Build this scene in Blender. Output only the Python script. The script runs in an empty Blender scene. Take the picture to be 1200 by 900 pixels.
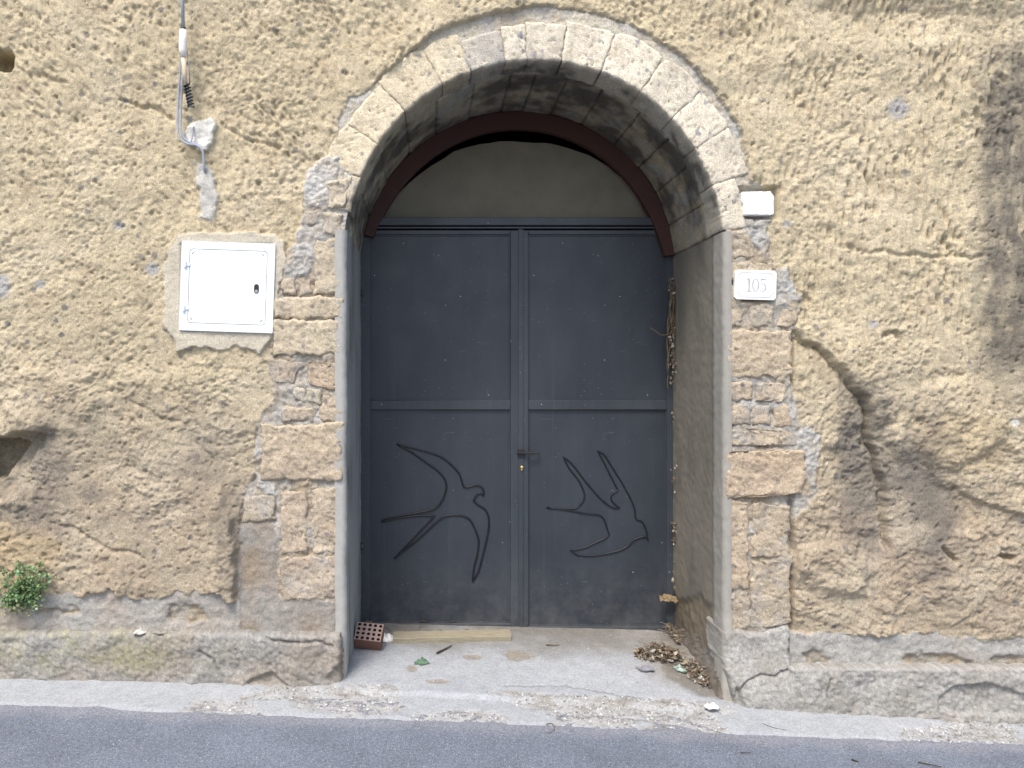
import bpy, math, random
import numpy as np
random.seed(7); rng = np.random.default_rng(7)
R = math.radians
sc = bpy.context.scene
COL = sc.collection
# ---------------------------------------------------------------- camera
D = 4.15; CX = -0.437; EYE = 1.68; S = 222.0          # metres to the wall, eye position, picture units per metre on the wall
cd = bpy.data.cameras.new("camera"); cam = bpy.data.objects.new("camera", cd); COL.objects.link(cam)
cam.location = (CX, -D, EYE); cam.rotation_euler = (R(90), 0, 0)
cd.sensor_width = 36; cd.lens = D * S / 1200 * 36
cd.shift_x = 97 / 1200; cd.shift_y = -14 / 1200
cd.clip_start = 0.05; cd.clip_end = 500
sc.camera = cam
# ---------------------------------------------------------------- world, sun, exposure
SUN_EL, SUN_AZ = 58.0, 205.0                             # bright hazy sky, soft light from high in front of the wall, a little left
w = bpy.data.worlds.new("World"); sc.world = w; w.use_nodes = True
nt = w.node_tree
sky = nt.nodes.new("ShaderNodeTexSky"); sky.sky_type = 'NISHITA'; sky.sun_disc = False
sky.sun_elevation = R(SUN_EL); sky.sun_rotation = R(SUN_AZ); sky.air_density = 1.0; sky.dust_density = 3.0; sky.ozone_density = 1.0
bg = nt.nodes["Background"]; bg.inputs[1].default_value = 0.12
nt.links.new(sky.outputs[0], bg.inputs[0])
sl = bpy.data.lights.new("sun", 'SUN'); sl.energy = 1.5; sl.angle = R(20); sl.color = (1.0, 0.96, 0.90)
sun = bpy.data.objects.new("sun", sl); COL.objects.link(sun)
az = R(SUN_AZ); el = R(SUN_EL)
from mathutils import Vector
sd = Vector((math.sin(az) * math.cos(el), math.cos(az) * math.cos(el), math.sin(el)))
sun.rotation_euler = sd.to_track_quat('Z', 'Y').to_euler(); sun.location = sd * 20
vs = sc.view_settings; vs.view_transform = 'Standard'; vs.look = 'None'; vs.exposure = 1.22; vs.gamma = 1; vs.use_curve_mapping = False

# ---------------------------------------------------------------- helpers
def wx(px): return (np.asarray(px, float) - 600) / S
def wz(py): return (809 - np.asarray(py, float)) / S
def at(px, py, y):                                       # a point at depth y seen at picture position px, py
    k = (D + y) / D / S
    return (CX + (px - 503) * k, y, EYE + (436 - py) * k)

def _hash(ix, iy, seed):
    h = (ix.astype(np.int64) * 374761393 + iy.astype(np.int64) * 668265263 + seed * 1442695041) & 0xffffffff
    h = ((h ^ (h >> 13)) * 1274126177) & 0xffffffff
    return (h ^ (h >> 16)) & 0xffffffff
_prm = np.random.default_rng(5).permutation(2048).astype(np.int32); _gx = np.cos(np.arange(2048) * (2 * math.pi / 2048)).astype(np.float32); _gy = np.sin(np.arange(2048) * (2 * math.pi / 2048)).astype(np.float32)
def perlin(x, y, seed=0):
    x = np.asarray(x, float) + (seed * 7.31) % 613; y = np.asarray(y, float) + (seed * 3.77) % 409
    x, y = np.broadcast_arrays(x, y)
    fx = np.floor(x); fy = np.floor(y); ix = fx.astype(np.int32); iy = fy.astype(np.int32); fx = (x - fx).astype(np.float32); fy = (y - fy).astype(np.float32)
    u = fx * fx * fx * (fx * (fx * 6 - 15) + 10); v = fy * fy * fy * (fy * (fy * 6 - 15) + 10)
    p0 = _prm[ix & 2047]; p1 = _prm[(ix + 1) & 2047]
    def g(p, dx, dy):
        a = _prm[(p + iy + dy) & 2047]; return _gx[a] * (fx - dx) + _gy[a] * (fy - dy)
    a = g(p0, 0, 0); b = g(p1, 1, 0); c = g(p0, 0, 1); d = g(p1, 1, 1)
    return 1.5 * (a + (b - a) * u + (c - a) * v + (a - b - c + d) * u * v)
def fbm(x, y, f, o=4, seed=0, gain=0.5):
    s = 0; a = 1.0; t = 0
    for i in range(o):
        s = s + a * perlin(x * f + 17.3 * i, y * f - 9.1 * i, seed + i * 31); t += a; a *= gain; f *= 2.03
    return s / t * 1.3
def ridge(x, y, f, o=3, seed=0):
    s = 0; a = 1.0; t = 0
    for i in range(o):
        s = s + a * (1 - 2.2 * np.abs(perlin(x * f + 5.3 * i, y * f, seed + i * 7))); t += a; a *= 0.5; f *= 2.1
    return s / t
def cell(x, y, f, seed=0):                               # distance to the nearest jittered point, and that point's random value
    x = np.asarray(x, float) * f; y = np.asarray(y, float) * f
    ix = np.floor(x).astype(np.int64); iy = np.floor(y).astype(np.int64)
    best = np.full(x.shape, 9.0); rid = np.zeros(x.shape)
    for dx in (-1, 0, 1):
        for dy in (-1, 0, 1):
            h = _hash(ix + dx, iy + dy, seed); h2 = _hash(ix + dx, iy + dy, seed + 91)
            d = np.hypot(ix + dx + (h / 4294967296.0) - x, iy + dy + (h2 / 4294967296.0) - y)
            m = d < best; best = np.where(m, d, best); rid = np.where(m, ((h ^ h2) & 0xffff) / 65535.0, rid)
    return best, rid
def ss(a, b, x):
    t = np.clip((x - a) / (b - a), 0, 1); return t * t * (3 - 2 * t)
def mix(a, b, t): return a + (b - a) * t
def cmix(a, b, t): return a + (np.asarray(b) - a) * t[..., None]
def pdist(px, py, pts):                                  # distance to a polyline, side (+ = left of its direction, picture axes) and position along it
    best = np.full(px.shape, 1e9); side = np.zeros(px.shape); along = np.zeros(px.shape); acc = 0.0
    L = sum(math.dist(pts[i], pts[i + 1]) for i in range(len(pts) - 1))
    for (ax, ay), (bx, by) in zip(pts[:-1], pts[1:]):
        dx, dy = bx - ax, by - ay; l2 = dx * dx + dy * dy
        t = np.clip(((px - ax) * dx + (py - ay) * dy) / l2, 0, 1)
        d = np.hypot(px - ax - t * dx, py - ay - t * dy)
        m = d < best - 1e-9; best = np.where(m, d, best)
        side = np.where(m, np.sign((px - ax) * dy - (py - ay) * dx), side)
        along = np.where(m, (acc + t * math.sqrt(l2)) / L, along); acc += math.sqrt(l2)
    return best, side, along
def inpoly(px, py, poly):
    c = np.zeros(px.shape, bool); n = len(poly)
    for i in range(n):
        x1, y1 = poly[i]; x2, y2 = poly[(i + 1) % n]
        if y1 == y2: continue
        c ^= ((y1 > py) != (y2 > py)) & (px < (x2 - x1) * (py - y1) / (y2 - y1) + x1)
    return c
def polymask(px, py, poly, soft=2.0, wob=3.0, seed=0):   # 1 inside, wobbly edge, soft in picture units; px, py a regular grid
    m = np.zeros(px.shape)
    x0 = min(p[0] for p in poly) - 15; x1 = max(p[0] for p in poly) + 15; y0 = min(p[1] for p in poly) - 15; y1 = max(p[1] for p in poly) + 15
    ci = np.nonzero((px[0] > x0) & (px[0] < x1))[0]; ri = np.nonzero((py[:, 0] > y0) & (py[:, 0] < y1))[0]
    if not len(ci) or not len(ri): return m
    sl_ = (slice(ri[0], ri[-1] + 1), slice(ci[0], ci[-1] + 1)); X = px[sl_]; Y = py[sl_]
    X, Y = X + wob * fbm(X, Y, 1 / 14.0, 3, seed), Y + wob * fbm(X, Y, 1 / 14.0, 3, seed + 5)
    d, s, a = pdist(X, Y, list(poly) + [poly[0]]); sg = np.where(inpoly(X, Y, poly), d, -d)
    m[sl_] = ss(-soft, soft, sg); return m

def tag(o, label=None, cat=None, group=None, kind=None):
    if label: o['label'] = label
    if cat: o['category'] = cat
    if group: o['group'] = group
    if kind: o['kind'] = kind
    return o
def empty(name, loc, label, cat, group=None):
    o = bpy.data.objects.new(name, None); o.location = loc; o.empty_display_size = 0.1; COL.objects.link(o)
    return tag(o, label, cat, group)
def origin(o):
    p = Vector((0, 0, 0))
    while o is not None: p += Vector(o.location); o = o.parent
    return p
def link(name, me, mat, parent, loc=None):
    o = bpy.data.objects.new(name, me); COL.objects.link(o)
    if mat: me.materials.append(mat)
    if parent: o.parent = parent
    if loc is not None: o.location = loc
    return o
def mk(name, V, F, mat, parent=None, col=None, smooth=True, orient=None):
    """one mesh object from world-space points; F an (n,4) / (n,3) array or a list"""
    V = np.asarray(V, float).reshape(-1, 3)
    off = np.array(origin(parent)) if parent else np.zeros(3)
    loc = None
    if parent is None:
        loc = np.array([(V[:, 0].min() + V[:, 0].max()) / 2, (V[:, 1].min() + V[:, 1].max()) / 2, V[:, 2].min()]); off = loc
    me = bpy.data.meshes.new(name)
    if isinstance(F, np.ndarray):
        n, k = F.shape
        me.vertices.add(len(V)); me.vertices.foreach_set("co", (V - off).astype(np.float32).ravel())
        me.loops.add(n * k); me.loops.foreach_set("vertex_index", F.astype(np.int32).ravel())
        me.polygons.add(n); me.polygons.foreach_set("loop_start", np.arange(0, n * k, k, dtype=np.int32))
        me.polygons.foreach_set("loop_total", np.full(n, k, dtype=np.int32)); me.update(calc_edges=True)
    else:
        me.from_pydata([tuple(v) for v in (V - off)], [], [tuple(int(i) for i in f) for f in F]); me.update()
    if orient is not None and len(me.polygons) and Vector(orient).dot(me.polygons[0].normal) < 0: me.flip_normals()
    if smooth: me.polygons.foreach_set("use_smooth", np.ones(len(me.polygons), bool))
    if col is not None:
        a = me.color_attributes.new("Col", 'FLOAT_COLOR', 'POINT')
        c = np.ones((len(V), 4), np.float32); c[:, :3] = np.clip(col, 0, 1).reshape(-1, 3); a.data.foreach_set("color", c.ravel())
    return link(name, me, mat, parent, None if loc is None else tuple(loc))
def gridF(nu, nv):
    a = (np.arange(nv - 1)[:, None] * nu + np.arange(nu - 1)[None, :]).ravel()
    return np.stack([a, a + 1, a + 1 + nu, a + nu], 1)

class MB:
    def __init__(s): s.v = []; s.f = []
    def add(s, v, f):
        b = len(s.v); s.v += [tuple(p) for p in v]; s.f += [tuple(i + b for i in q) for q in f]
    def box(s, x0, x1, y0, y1, z0, z1):
        s.add([(x0, y0, z0), (x1, y0, z0), (x1, y1, z0), (x0, y1, z0), (x0, y0, z1), (x1, y0, z1), (x1, y1, z1), (x0, y1, z1)],
              [(0, 3, 2, 1), (4, 5, 6, 7), (0, 1, 5, 4), (1, 2, 6, 5), (2, 3, 7, 6), (3, 0, 4, 7)])
    def bev(s, x0, x1, y0, y1, z0, z1, b=0.002):         # box whose front (low y) edges are bevelled
        s.add([(x0, y0 + b, z0), (x1, y0 + b, z0), (x1, y0 + b, z1), (x0, y0 + b, z1),
               (x0 + b, y0, z0 + b), (x1 - b, y0, z0 + b), (x1 - b, y0, z1 - b), (x0 + b, y0, z1 - b),
               (x0, y1, z0), (x1, y1, z0), (x1, y1, z1), (x0, y1, z1)],
              [(4, 5, 6, 7), (0, 1, 5, 4), (1, 2, 6, 5), (2, 3, 7, 6), (3, 0, 4, 7), (0, 8, 9, 1), (1, 9, 10, 2), (2, 10, 11, 3), (3, 11, 8, 0), (8, 11, 10, 9)])
    def tube(s, pts, r, n=6, taper=None, closed=False):
        P = [Vector(p) for p in pts]; b = len(s.v); m = len(P); up = Vector((0.13, 1, 0.21)).normalized()
        for i, p in enumerate(P):
            if closed: d = P[(i + 1) % m] - P[i - 1]
            else: d = P[min(i + 1, m - 1)] - P[max(i - 1, 0)]
            d = d.normalized() if d.length > 1e-9 else Vector((0, 0, 1))
            a = d.cross(up); a = a.normalized() if a.length > 1e-4 else d.cross(Vector((1, 0, 0))).normalized(); c = d.cross(a)
            rr = r[i] if isinstance(r, (list, tuple)) else (r if taper is None else r * (1 - (1 - taper) * i / max(1, m - 1)))
            for k in range(n):
                t = 2 * math.pi * k / n; s.v.append(tuple(p + a * (rr * math.cos(t)) + c * (rr * math.sin(t))))
        for i in range(m if closed else m - 1):
            j = (i + 1) % m
            for k in range(n):
                k2 = (k + 1) % n; s.f.append((b + i * n + k, b + i * n + k2, b + j * n + k2, b + j * n + k))
        if not closed:
            s.f.append(tuple(b + k for k in range(n))[::-1]); s.f.append(tuple(b + (m - 1) * n + k for k in range(n)))
    def prism(s, poly, y0, y1):                          # polygon (x, z) extruded along y, front at y0
        n = len(poly); s.add([(x, y0, z) for x, z in poly] + [(x, y1, z) for x, z in poly],
                             [tuple(range(n)), tuple(range(2 * n - 1, n - 1, -1))] + [(i, i + n, (i + 1) % n + n, (i + 1) % n) for i in range(n)])
    def build(s, name, mat, parent=None, smooth=False, col=None):
        o = mk(name, s.v, s.f, mat, parent, smooth=smooth, col=col)
        import bmesh
        bm = bmesh.new(); bm.from_mesh(o.data); bmesh.ops.recalc_face_normals(bm, faces=bm.faces); bm.to_mesh(o.data); bm.free()
        return o

# ---------------------------------------------------------------- materials
def newmat(name):
    m = bpy.data.materials.new(name); m.use_nodes = True; return m, m.node_tree.nodes, m.node_tree.links, m.node_tree.nodes["Principled BSDF"]
def mat_col(name, rough=0.92, spec=0.25, fine=260.0, mid=70.0, bump=0.35, dist=0.004, vary=(0.74, 1.16), speck=None):
    """vertex colour times fine grain, with grain relief"""
    m, N, L, B = newmat(name)
    tc = N.new("ShaderNodeTexCoord"); at_ = N.new("ShaderNodeAttribute"); at_.attribute_name = "Col"
    n1 = N.new("ShaderNodeTexNoise"); n1.inputs["Scale"].default_value = mid; n1.inputs["Detail"].default_value = 6; n1.inputs["Roughness"].default_value = 0.7
    n2 = N.new("ShaderNodeTexNoise"); n2.inputs["Scale"].default_value = fine; n2.inputs["Detail"].default_value = 3
    L.new(tc.outputs["Object"], n1.inputs["Vector"]); L.new(tc.outputs["Object"], n2.inputs["Vector"])
    ad = N.new("ShaderNodeMath"); ad.operation = 'ADD'; L.new(n1.outputs["Fac"], ad.inputs[0]); L.new(n2.outputs["Fac"], ad.inputs[1])
    mr = N.new("ShaderNodeMapRange"); mr.inputs["From Min"].default_value = 0.7; mr.inputs["From Max"].default_value = 1.3
    mr.inputs["To Min"].default_value = vary[0]; mr.inputs["To Max"].default_value = vary[1]; L.new(ad.outputs[0], mr.inputs["Value"])
    vm = N.new("ShaderNodeVectorMath"); vm.operation = 'SCALE'; L.new(at_.outputs["Color"], vm.inputs[0]); L.new(mr.outputs[0], vm.inputs["Scale"])
    out = vm.outputs[0]
    if speck:
        vo = N.new("ShaderNodeTexVoronoi"); vo.inputs["Scale"].default_value = speck[0]; L.new(tc.outputs["Object"], vo.inputs["Vector"])
        lt = N.new("ShaderNodeMath"); lt.operation = 'LESS_THAN'; lt.inputs[1].default_value = speck[1]; L.new(vo.outputs["Distance"], lt.inputs[0])
        mx = N.new("ShaderNodeMix"); mx.data_type = 'RGBA'; L.new(lt.outputs[0], mx.inputs[0]); L.new(out, mx.inputs[6]); 
        cr = N.new("ShaderNodeValToRGB"); cr.color_ramp.elements[0].color = (*speck[2], 1); cr.color_ramp.elements[1].color = (*speck[3], 1)
        sx = N.new("ShaderNodeSeparateColor"); L.new(vo.outputs["Color"], sx.inputs[0]); L.new(sx.outputs[0], cr.inputs[0]); L.new(cr.outputs[0], mx.inputs[7]); out = mx.outputs[2]
    L.new(out, B.inputs["Base Color"])
    bp = N.new("ShaderNodeBump"); bp.inputs["Strength"].default_value = bump; bp.inputs["Distance"].default_value = dist
    L.new(ad.outputs[0], bp.inputs["Height"]); L.new(bp.outputs[0], B.inputs["Normal"])
    B.inputs["Roughness"].default_value = rough; B.inputs["Specular IOR Level"].default_value = spec
    return m
def mat_plain(name, c, rough=0.6, metal=0.0, spec=0.4, scale=30.0, vary=0.2, c2=None, bump=0.0, dist=0.002, stretch=None, coat=0):
    m, N, L, B = newmat(name)
    tc = N.new("ShaderNodeTexCoord"); mp = N.new("ShaderNodeMapping"); L.new(tc.outputs["Object"], mp.inputs[0])
    if stretch: mp.inputs["Scale"].default_value = stretch
    n = N.new("ShaderNodeTexNoise"); n.inputs["Scale"].default_value = scale; n.inputs["Detail"].default_value = 6; n.inputs["Roughness"].default_value = 0.65
    L.new(mp.outputs[0], n.inputs["Vector"])
    cr = N.new("ShaderNodeValToRGB"); e = cr.color_ramp.elements; e[0].position = 0.3; e[1].position = 0.72
    lo = c2 if c2 else tuple(max(0, v * (1 - vary)) for v in c)
    e[0].color = (*lo, 1); e[1].color = (*(c if c2 else tuple(min(1, v * (1 + vary)) for v in c)), 1)
    L.new(n.outputs["Fac"], cr.inputs[0]); L.new(cr.outputs[0], B.inputs["Base Color"])
    B.inputs["Roughness"].default_value = rough; B.inputs["Metallic"].default_value = metal; B.inputs["Specular IOR Level"].default_value = spec
    if bump:
        bp = N.new("ShaderNodeBump"); bp.inputs["Strength"].default_value = bump; bp.inputs["Distance"].default_value = dist
        L.new(n.outputs["Fac"], bp.inputs["Height"]); L.new(bp.outputs[0], B.inputs["Normal"])
    return m
M_TUFF = mat_col("tuff", fine=230, mid=105, bump=0.8, dist=0.006, vary=(0.58, 1.32))
M_CEM = mat_col("cement", fine=260, mid=95, bump=0.8, dist=0.005, vary=(0.62, 1.28))
M_PLAS = mat_col("jamb_plaster", rough=0.85, fine=300, mid=25, bump=0.25, dist=0.003, vary=(0.86, 1.10))
M_ASPH = mat_col("asphalt", rough=0.8, spec=0.35, fine=230, mid=85, bump=0.9, dist=0.006, vary=(0.40, 1.65), speck=(105, 0.26, (0.045, 0.048, 0.055), (0.42, 0.42, 0.44)))
def door_paint(name, base, dust):
    m, N, L, B = newmat(name)
    tc = N.new("ShaderNodeTexCoord")
    def noise(sc_, det, rg, stretch=None):
        n = N.new("ShaderNodeTexNoise"); n.inputs["Scale"].default_value = sc_; n.inputs["Detail"].default_value = det; n.inputs["Roughness"].default_value = rg
        if stretch: mp = N.new("ShaderNodeMapping"); mp.inputs["Scale"].default_value = stretch; L.new(tc.outputs["Object"], mp.inputs[0]); L.new(mp.outputs[0], n.inputs["Vector"])
        else: L.new(tc.outputs["Object"], n.inputs["Vector"])
        return n.outputs["Fac"]
    def ramp(src, a, b, ca, cb):
        cr = N.new("ShaderNodeValToRGB"); e = cr.color_ramp.elements; e[0].position = a; e[1].position = b; e[0].color = (*ca, 1); e[1].color = (*cb, 1); L.new(src, cr.inputs[0]); return cr.outputs[0]
    def mixc(f, a, col=None, src=None):
        mx = N.new("ShaderNodeMix"); mx.data_type = 'RGBA'; L.new(f, mx.inputs[0]); L.new(a, mx.inputs[6])
        if src: L.new(src, mx.inputs[7])
        else: mx.inputs[7].default_value = (*col, 1)
        return mx.outputs[2]
    def math_(op, a, b):
        q = N.new("ShaderNodeMath"); q.operation = op; q.use_clamp = True
        if hasattr(a, 'links'): L.new(a, q.inputs[0])
        else: q.inputs[0].default_value = a
        if hasattr(b, 'links'): L.new(b, q.inputs[1])
        else: q.inputs[1].default_value = b
        return q.outputs[0]
    col = ramp(noise(2.0, 8, 0.62, (1.0, 1.0, 0.45)), 0.33, 0.72, base, dust)
    k = (0, 0, 0); w1 = (1, 1, 1)
    drip = ramp(noise(1.0, 9, 0.7, (26, 26, 0.8)), 0.58, 0.80, k, (.45, .45, .45)); col = mixc(drip, col, tuple(v * 1.7 for v in dust))          # dried run marks
    scr = math_('MULTIPLY', ramp(noise(1.0, 3, 0.5, (5, 5, 260)), 0.66, 0.69, k, w1), ramp(noise(7, 2, 0.5), 0.58, 0.64, k, (.5, .5, .5))); col = mixc(scr, col, (0.20, 0.21, 0.22))   # light scratches
    rst = math_('MULTIPLY', ramp(noise(60, 5, 0.7), 0.66, 0.72, k, w1), ramp(noise(3.2, 3, 0.6), 0.52, 0.62, k, (.7, .7, .7))); col = mixc(rst, col, (0.09, 0.05, 0.03))
    # splashed dirt towards the bottom of the doors
    sx = N.new("ShaderNodeNewGeometry"); sp = N.new("ShaderNodeSeparateXYZ"); L.new(sx.outputs["Position"], sp.inputs[0])
    mr = N.new("ShaderNodeMapRange"); mr.inputs["From Min"].default_value = 0.55; mr.inputs["From Max"].default_value = 0.02; L.new(sp.outputs["Z"], mr.inputs["Value"])
    dirt = math_('MULTIPLY', mr.outputs[0], ramp(noise(9, 9, 0.75), 0.40, 0.70, (.02, .02, .02), (.42, .42, .42))); col = mixc(dirt, col, (0.15, 0.145, 0.135))
    for scl, thr, rad, c in ((22, 0.86, 0.075, (0.38, 0.38, 0.37)), (55, 0.93, 0.10, (0.30, 0.29, 0.27))):
        vo = N.new("ShaderNodeTexVoronoi"); vo.inputs["Scale"].default_value = scl; L.new(tc.outputs["Object"], vo.inputs["Vector"])
        sc3 = N.new("ShaderNodeSeparateColor"); L.new(vo.outputs["Color"], sc3.inputs[0])
        col = mixc(math_('MULTIPLY', math_('GREATER_THAN', sc3.outputs[0], thr), math_('LESS_THAN', vo.outputs["Distance"], rad)), col, c)
    L.new(col, B.inputs["Base Color"])
    n2 = noise(6, 7, 0.6); m2 = N.new("ShaderNodeMapRange"); m2.inputs["To Min"].default_value = 0.30; m2.inputs["To Max"].default_value = 0.62; L.new(n2, m2.inputs["Value"]); L.new(m2.outputs[0], B.inputs["Roughness"])
    bp = N.new("ShaderNodeBump"); bp.inputs["Strength"].default_value = 0.25; bp.inputs["Distance"].default_value = 0.02
    L.new(noise(3.0, 3, 0.5), bp.inputs["Height"]); L.new(bp.outputs[0], B.inputs["Normal"]); B.inputs["Specular IOR Level"].default_value = 0.5
    return m
M_DOOR = door_paint("slate_blue_paint", (0.017, 0.023, 0.032), (0.039, 0.047, 0.058))
M_DFRAME = door_paint("slate_blue_frame_paint", (0.022, 0.029, 0.038), (0.050, 0.058, 0.068))
M_ROD = mat_plain("dark_rod_paint", (0.009, 0.011, 0.014), 0.45, vary=0.3)
M_RED = mat_plain("rust_red_paint", (0.055, 0.022, 0.015), 0.65, vary=0.3, scale=14, bump=0.3, c2=(0.05, 0.02, 0.015))
M_BOARD = mat_plain("dusty_board", (0.20, 0.18, 0.135), 0.8, c2=(0.15, 0.135, 0.10), scale=5, bump=0.1)
M_DARK = mat_plain("dark_interior", (0.02, 0.018, 0.016), 0.95)
M_WHITE = mat_plain("white_painted_metal", (0.86, 0.87, 0.88), 0.35, vary=0.02, scale=12)
M_WFRAME = mat_plain("white_frame_paint", (0.70, 0.75, 0.80), 0.4, vary=0.06, scale=12)
M_BLACK = mat_plain("black_rubber", (0.02, 0.02, 0.022), 0.5)
M_GREYP = mat_plain("grey_plastic", (0.33, 0.36, 0.42), 0.5, vary=0.15, scale=60)
M_IVORY = mat_plain("ivory_plastic", (0.78, 0.74, 0.68), 0.5, vary=0.12, scale=90)
M_STEEL = mat_plain("galvanised_steel", (0.35, 0.36, 0.37), 0.45, metal=0.8)
M_BRASS = mat_plain("brass", (0.75, 0.52, 0.2), 0.35, metal=0.6)
M_MARBLE = mat_plain("white_marble", (0.80, 0.80, 0.77), 0.5, c2=(0.68, 0.67, 0.63), scale=22, bump=0.25)
M_ENAM = mat_plain("glazed_tile", (0.86, 0.86, 0.85), 0.3, vary=0.03)
M_INK = mat_plain("faded_grey_print", (0.42, 0.42, 0.43), 0.5, vary=0.3, scale=160)
M_WOOD = mat_plain("weathered_wood", (0.34, 0.30, 0.21), 0.85, c2=(0.20, 0.175, 0.125), scale=8, stretch=(1.5, 14, 14), bump=0.5)
M_BRICK = mat_plain("terracotta", (0.24, 0.11, 0.075), 0.9, c2=(0.17, 0.10, 0.075), scale=60, bump=0.4)
M_BRICKD = mat_plain("dusty_terracotta", (0.36, 0.27, 0.23), 0.95, c2=(0.26, 0.17, 0.14), scale=70, bump=0.3)
def mat_leaf(name, rough=0.6, tr=0.25):
    m, N, L, B = newmat(name); a = N.new("ShaderNodeAttribute"); a.attribute_name = "Col"; L.new(a.outputs["Color"], B.inputs["Base Color"]); B.inputs["Roughness"].default_value = rough
    return m
M_LEAF = mat_leaf("leaf"); M_DRY = mat_leaf("dry_litter", 0.85)
M_TWIG = mat_plain("dark_twig", (0.05, 0.04, 0.03), 0.9); M_STEM = mat_plain("dry_stem", (0.15, 0.115, 0.07), 0.9, vary=0.3)
M_PAPER = mat_plain("crumpled_paper", (0.75, 0.74, 0.70), 0.8, vary=0.1)
M_GREENP = mat_plain("faded_green_leafy_rag", (0.10, 0.17, 0.11), 0.7, vary=0.5, scale=60)
M_RAG = mat_plain("faded_rag", (0.22, 0.16, 0.09), 0.9, vary=0.4, scale=50)

# ---------------------------------------------------------------- colours of rock, mortar, cement (material colours only)
def C(*v): return np.array(v, float)
def tuff_col(x, z, lum=1.0, tint=(1, 1, 1), seed=0):
    px = 600 + S * x; py = 809 - S * z
    c = np.zeros(x.shape + (3,)) + C(0.524, 0.442, 0.294)
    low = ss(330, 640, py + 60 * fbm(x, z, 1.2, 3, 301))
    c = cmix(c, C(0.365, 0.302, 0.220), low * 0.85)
    n = fbm(x, z, 2.2, 5, 311 + seed); c = cmix(c, C(0.60, 0.52, 0.38), np.clip(n * 1.3, 0, 1) * 0.55)
    n = fbm(x, z, 5.0, 5, 321 + seed); c = cmix(c, C(0.37, 0.285, 0.19), np.clip(n * 1.3 - 0.1, 0, 1) * 0.55)
    n = fbm(x, z, 14.0, 4, 331 + seed); c = c * (1 + 0.16 * n)[..., None]
    n = fbm(x, z, 45.0, 3, 341 + seed, .7); c = c * (1 + 0.20 * n)[..., None]
    d, r = cell(x, z, 22, 351 + seed)                    # pumice and slag inclusions
    sp = (r > 0.93) & (d < 0.15 + 0.25 * ((r * 97) % 1)); c = cmix(c, C(0.14, 0.14, 0.15), sp * (0.3 + 0.5 * ((r * 31) % 1)))
    sp = (r < 0.05) & (d < 0.16); c = cmix(c, C(0.62, 0.54, 0.40), sp * 0.7)
    return c * lum * C(*tint)
def mortar_col(x, z, grey=0.5):
    n = fbm(x, z, 7, 4, 401); t = np.clip(grey + 0.9 * n, 0, 1)
    c = cmix(np.zeros(x.shape + (3,)) + C(0.38, 0.31, 0.22), C(0.43, 0.415, 0.38), t)
    return c * (1 + 0.22 * fbm(x, z, 38, 3, 411))[..., None]
def cement_col(x, z, warm=0.3):
    n = fbm(x, z, 3, 5, 421); c = cmix(np.zeros(x.shape + (3,)) + C(0.36, 0.345, 0.315), C(0.36, 0.30, 0.235), np.clip(warm + 0.8 * n, 0, 1))
    return c * (1 + 0.16 * fbm(x, z, 16, 4, 431))[..., None]
def pits(x, z, f, seed, thr=0.8, rad=0.3):
    d, r = cell(x, z, f, seed); return np.where(r > thr, ss(rad, rad * 0.4, d), 0.0)

# ---------------------------------------------------------------- opening
OX, OR, OZ = 0.122, 0.995, 2.333                         # centre x, radius, springing height of the arch
OPX, OPY, OPR = 627.0, 291.0, 221.0

rock = empty('rock_wall', (0, 0, 0), 'chiselled yellow tuff rock wall surrounding the arched doorway', 'wall')
arch = empty('arched_portal', (OX, 0, 0), 'pale stone arch with rough stone jambs round the grey doors', 'archway')

def coords(a, b, fine, l, r, grow=1.18, cap=0.25):
    c = list(np.arange(a, b, fine)); s = fine
    while c[-1] < r: s = min(s * grow, 0.014 if c[-1] < b + 1.3 else cap); c.append(c[-1] + s)
    s = fine; lo = [a]
    while lo[-1] > l: s = min(s * grow, 0.014 if lo[-1] > a - 1.3 else cap); lo.append(lo[-1] - s)
    return np.array(lo[:0:-1] + c)
xs = coords(-2.85, 2.75, 0.0068, -12, 12, 1.06, 0.3); zs = coords(-0.2, 3.70, 0.0068, -0.8, 7.5, 1.06, 0.3)
X, Z = np.meshgrid(xs, zs); NU, NV = len(xs), len(zs)
PX = 600 + S * X; PY = 809 - S * Z

# --- relief of the rock
def rot(x, z, deg):
    a = R(deg); return x * math.cos(a) + z * math.sin(a), -x * math.sin(a) + z * math.cos(a)
wxp = X + 0.03 * fbm(X, Z, 3, 2, 11); wzp = Z + 0.03 * fbm(X, Z, 3, 2, 12)
def gouges(deg, L_, W_, seed, thr):                      # short pick strokes: elongated pits, steep at their head
    a, c = rot(wxp, wzp, deg); o = 0
    for k, (q, t) in enumerate(((1.0, thr), (0.72, thr + .12))):
        d, r = cell(a * W_ / L_, c, 1 / (W_ * q), seed + k * 17); o = o + np.where(r > t, ss(0.52, 0.10, d) * (0.45 + 0.9 * (r - t) / (1 - t)), 0) * (1.0 if k == 0 else 0.6)
    n = perlin(a * 4.0, c * 15, seed + 3)
    return -o * (0.35 + 0.65 * ss(-.3, .35, fbm(X, Z, 2.2, 2, seed + 5))) - 0.30 * ss(0.1, -0.4, n)
gA = gouges(-62, .075, .030, 21, .35)                    # upper middle: strokes lean down to the right
gB = gouges(-84, .105, .031, 22, .22)                    # right: near vertical
gC = gouges(35, .085, .034, 23, .50)                     # left, lower: shallow strokes rising to the right
wB = ss(780, 900, PX + 50 * fbm(X, Z, 2, 2, 31)) * ss(560, 430, PY)
wC = ss(330, 120, PX) * ss(180, 300, PY + 30 * fbm(X, Z, 2, 2, 32))
wA = np.clip(1 - wB - wC, 0, 1)
gr = gA * wA * 1.15 + gB * wB * 1.7 + gC * wC
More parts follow.
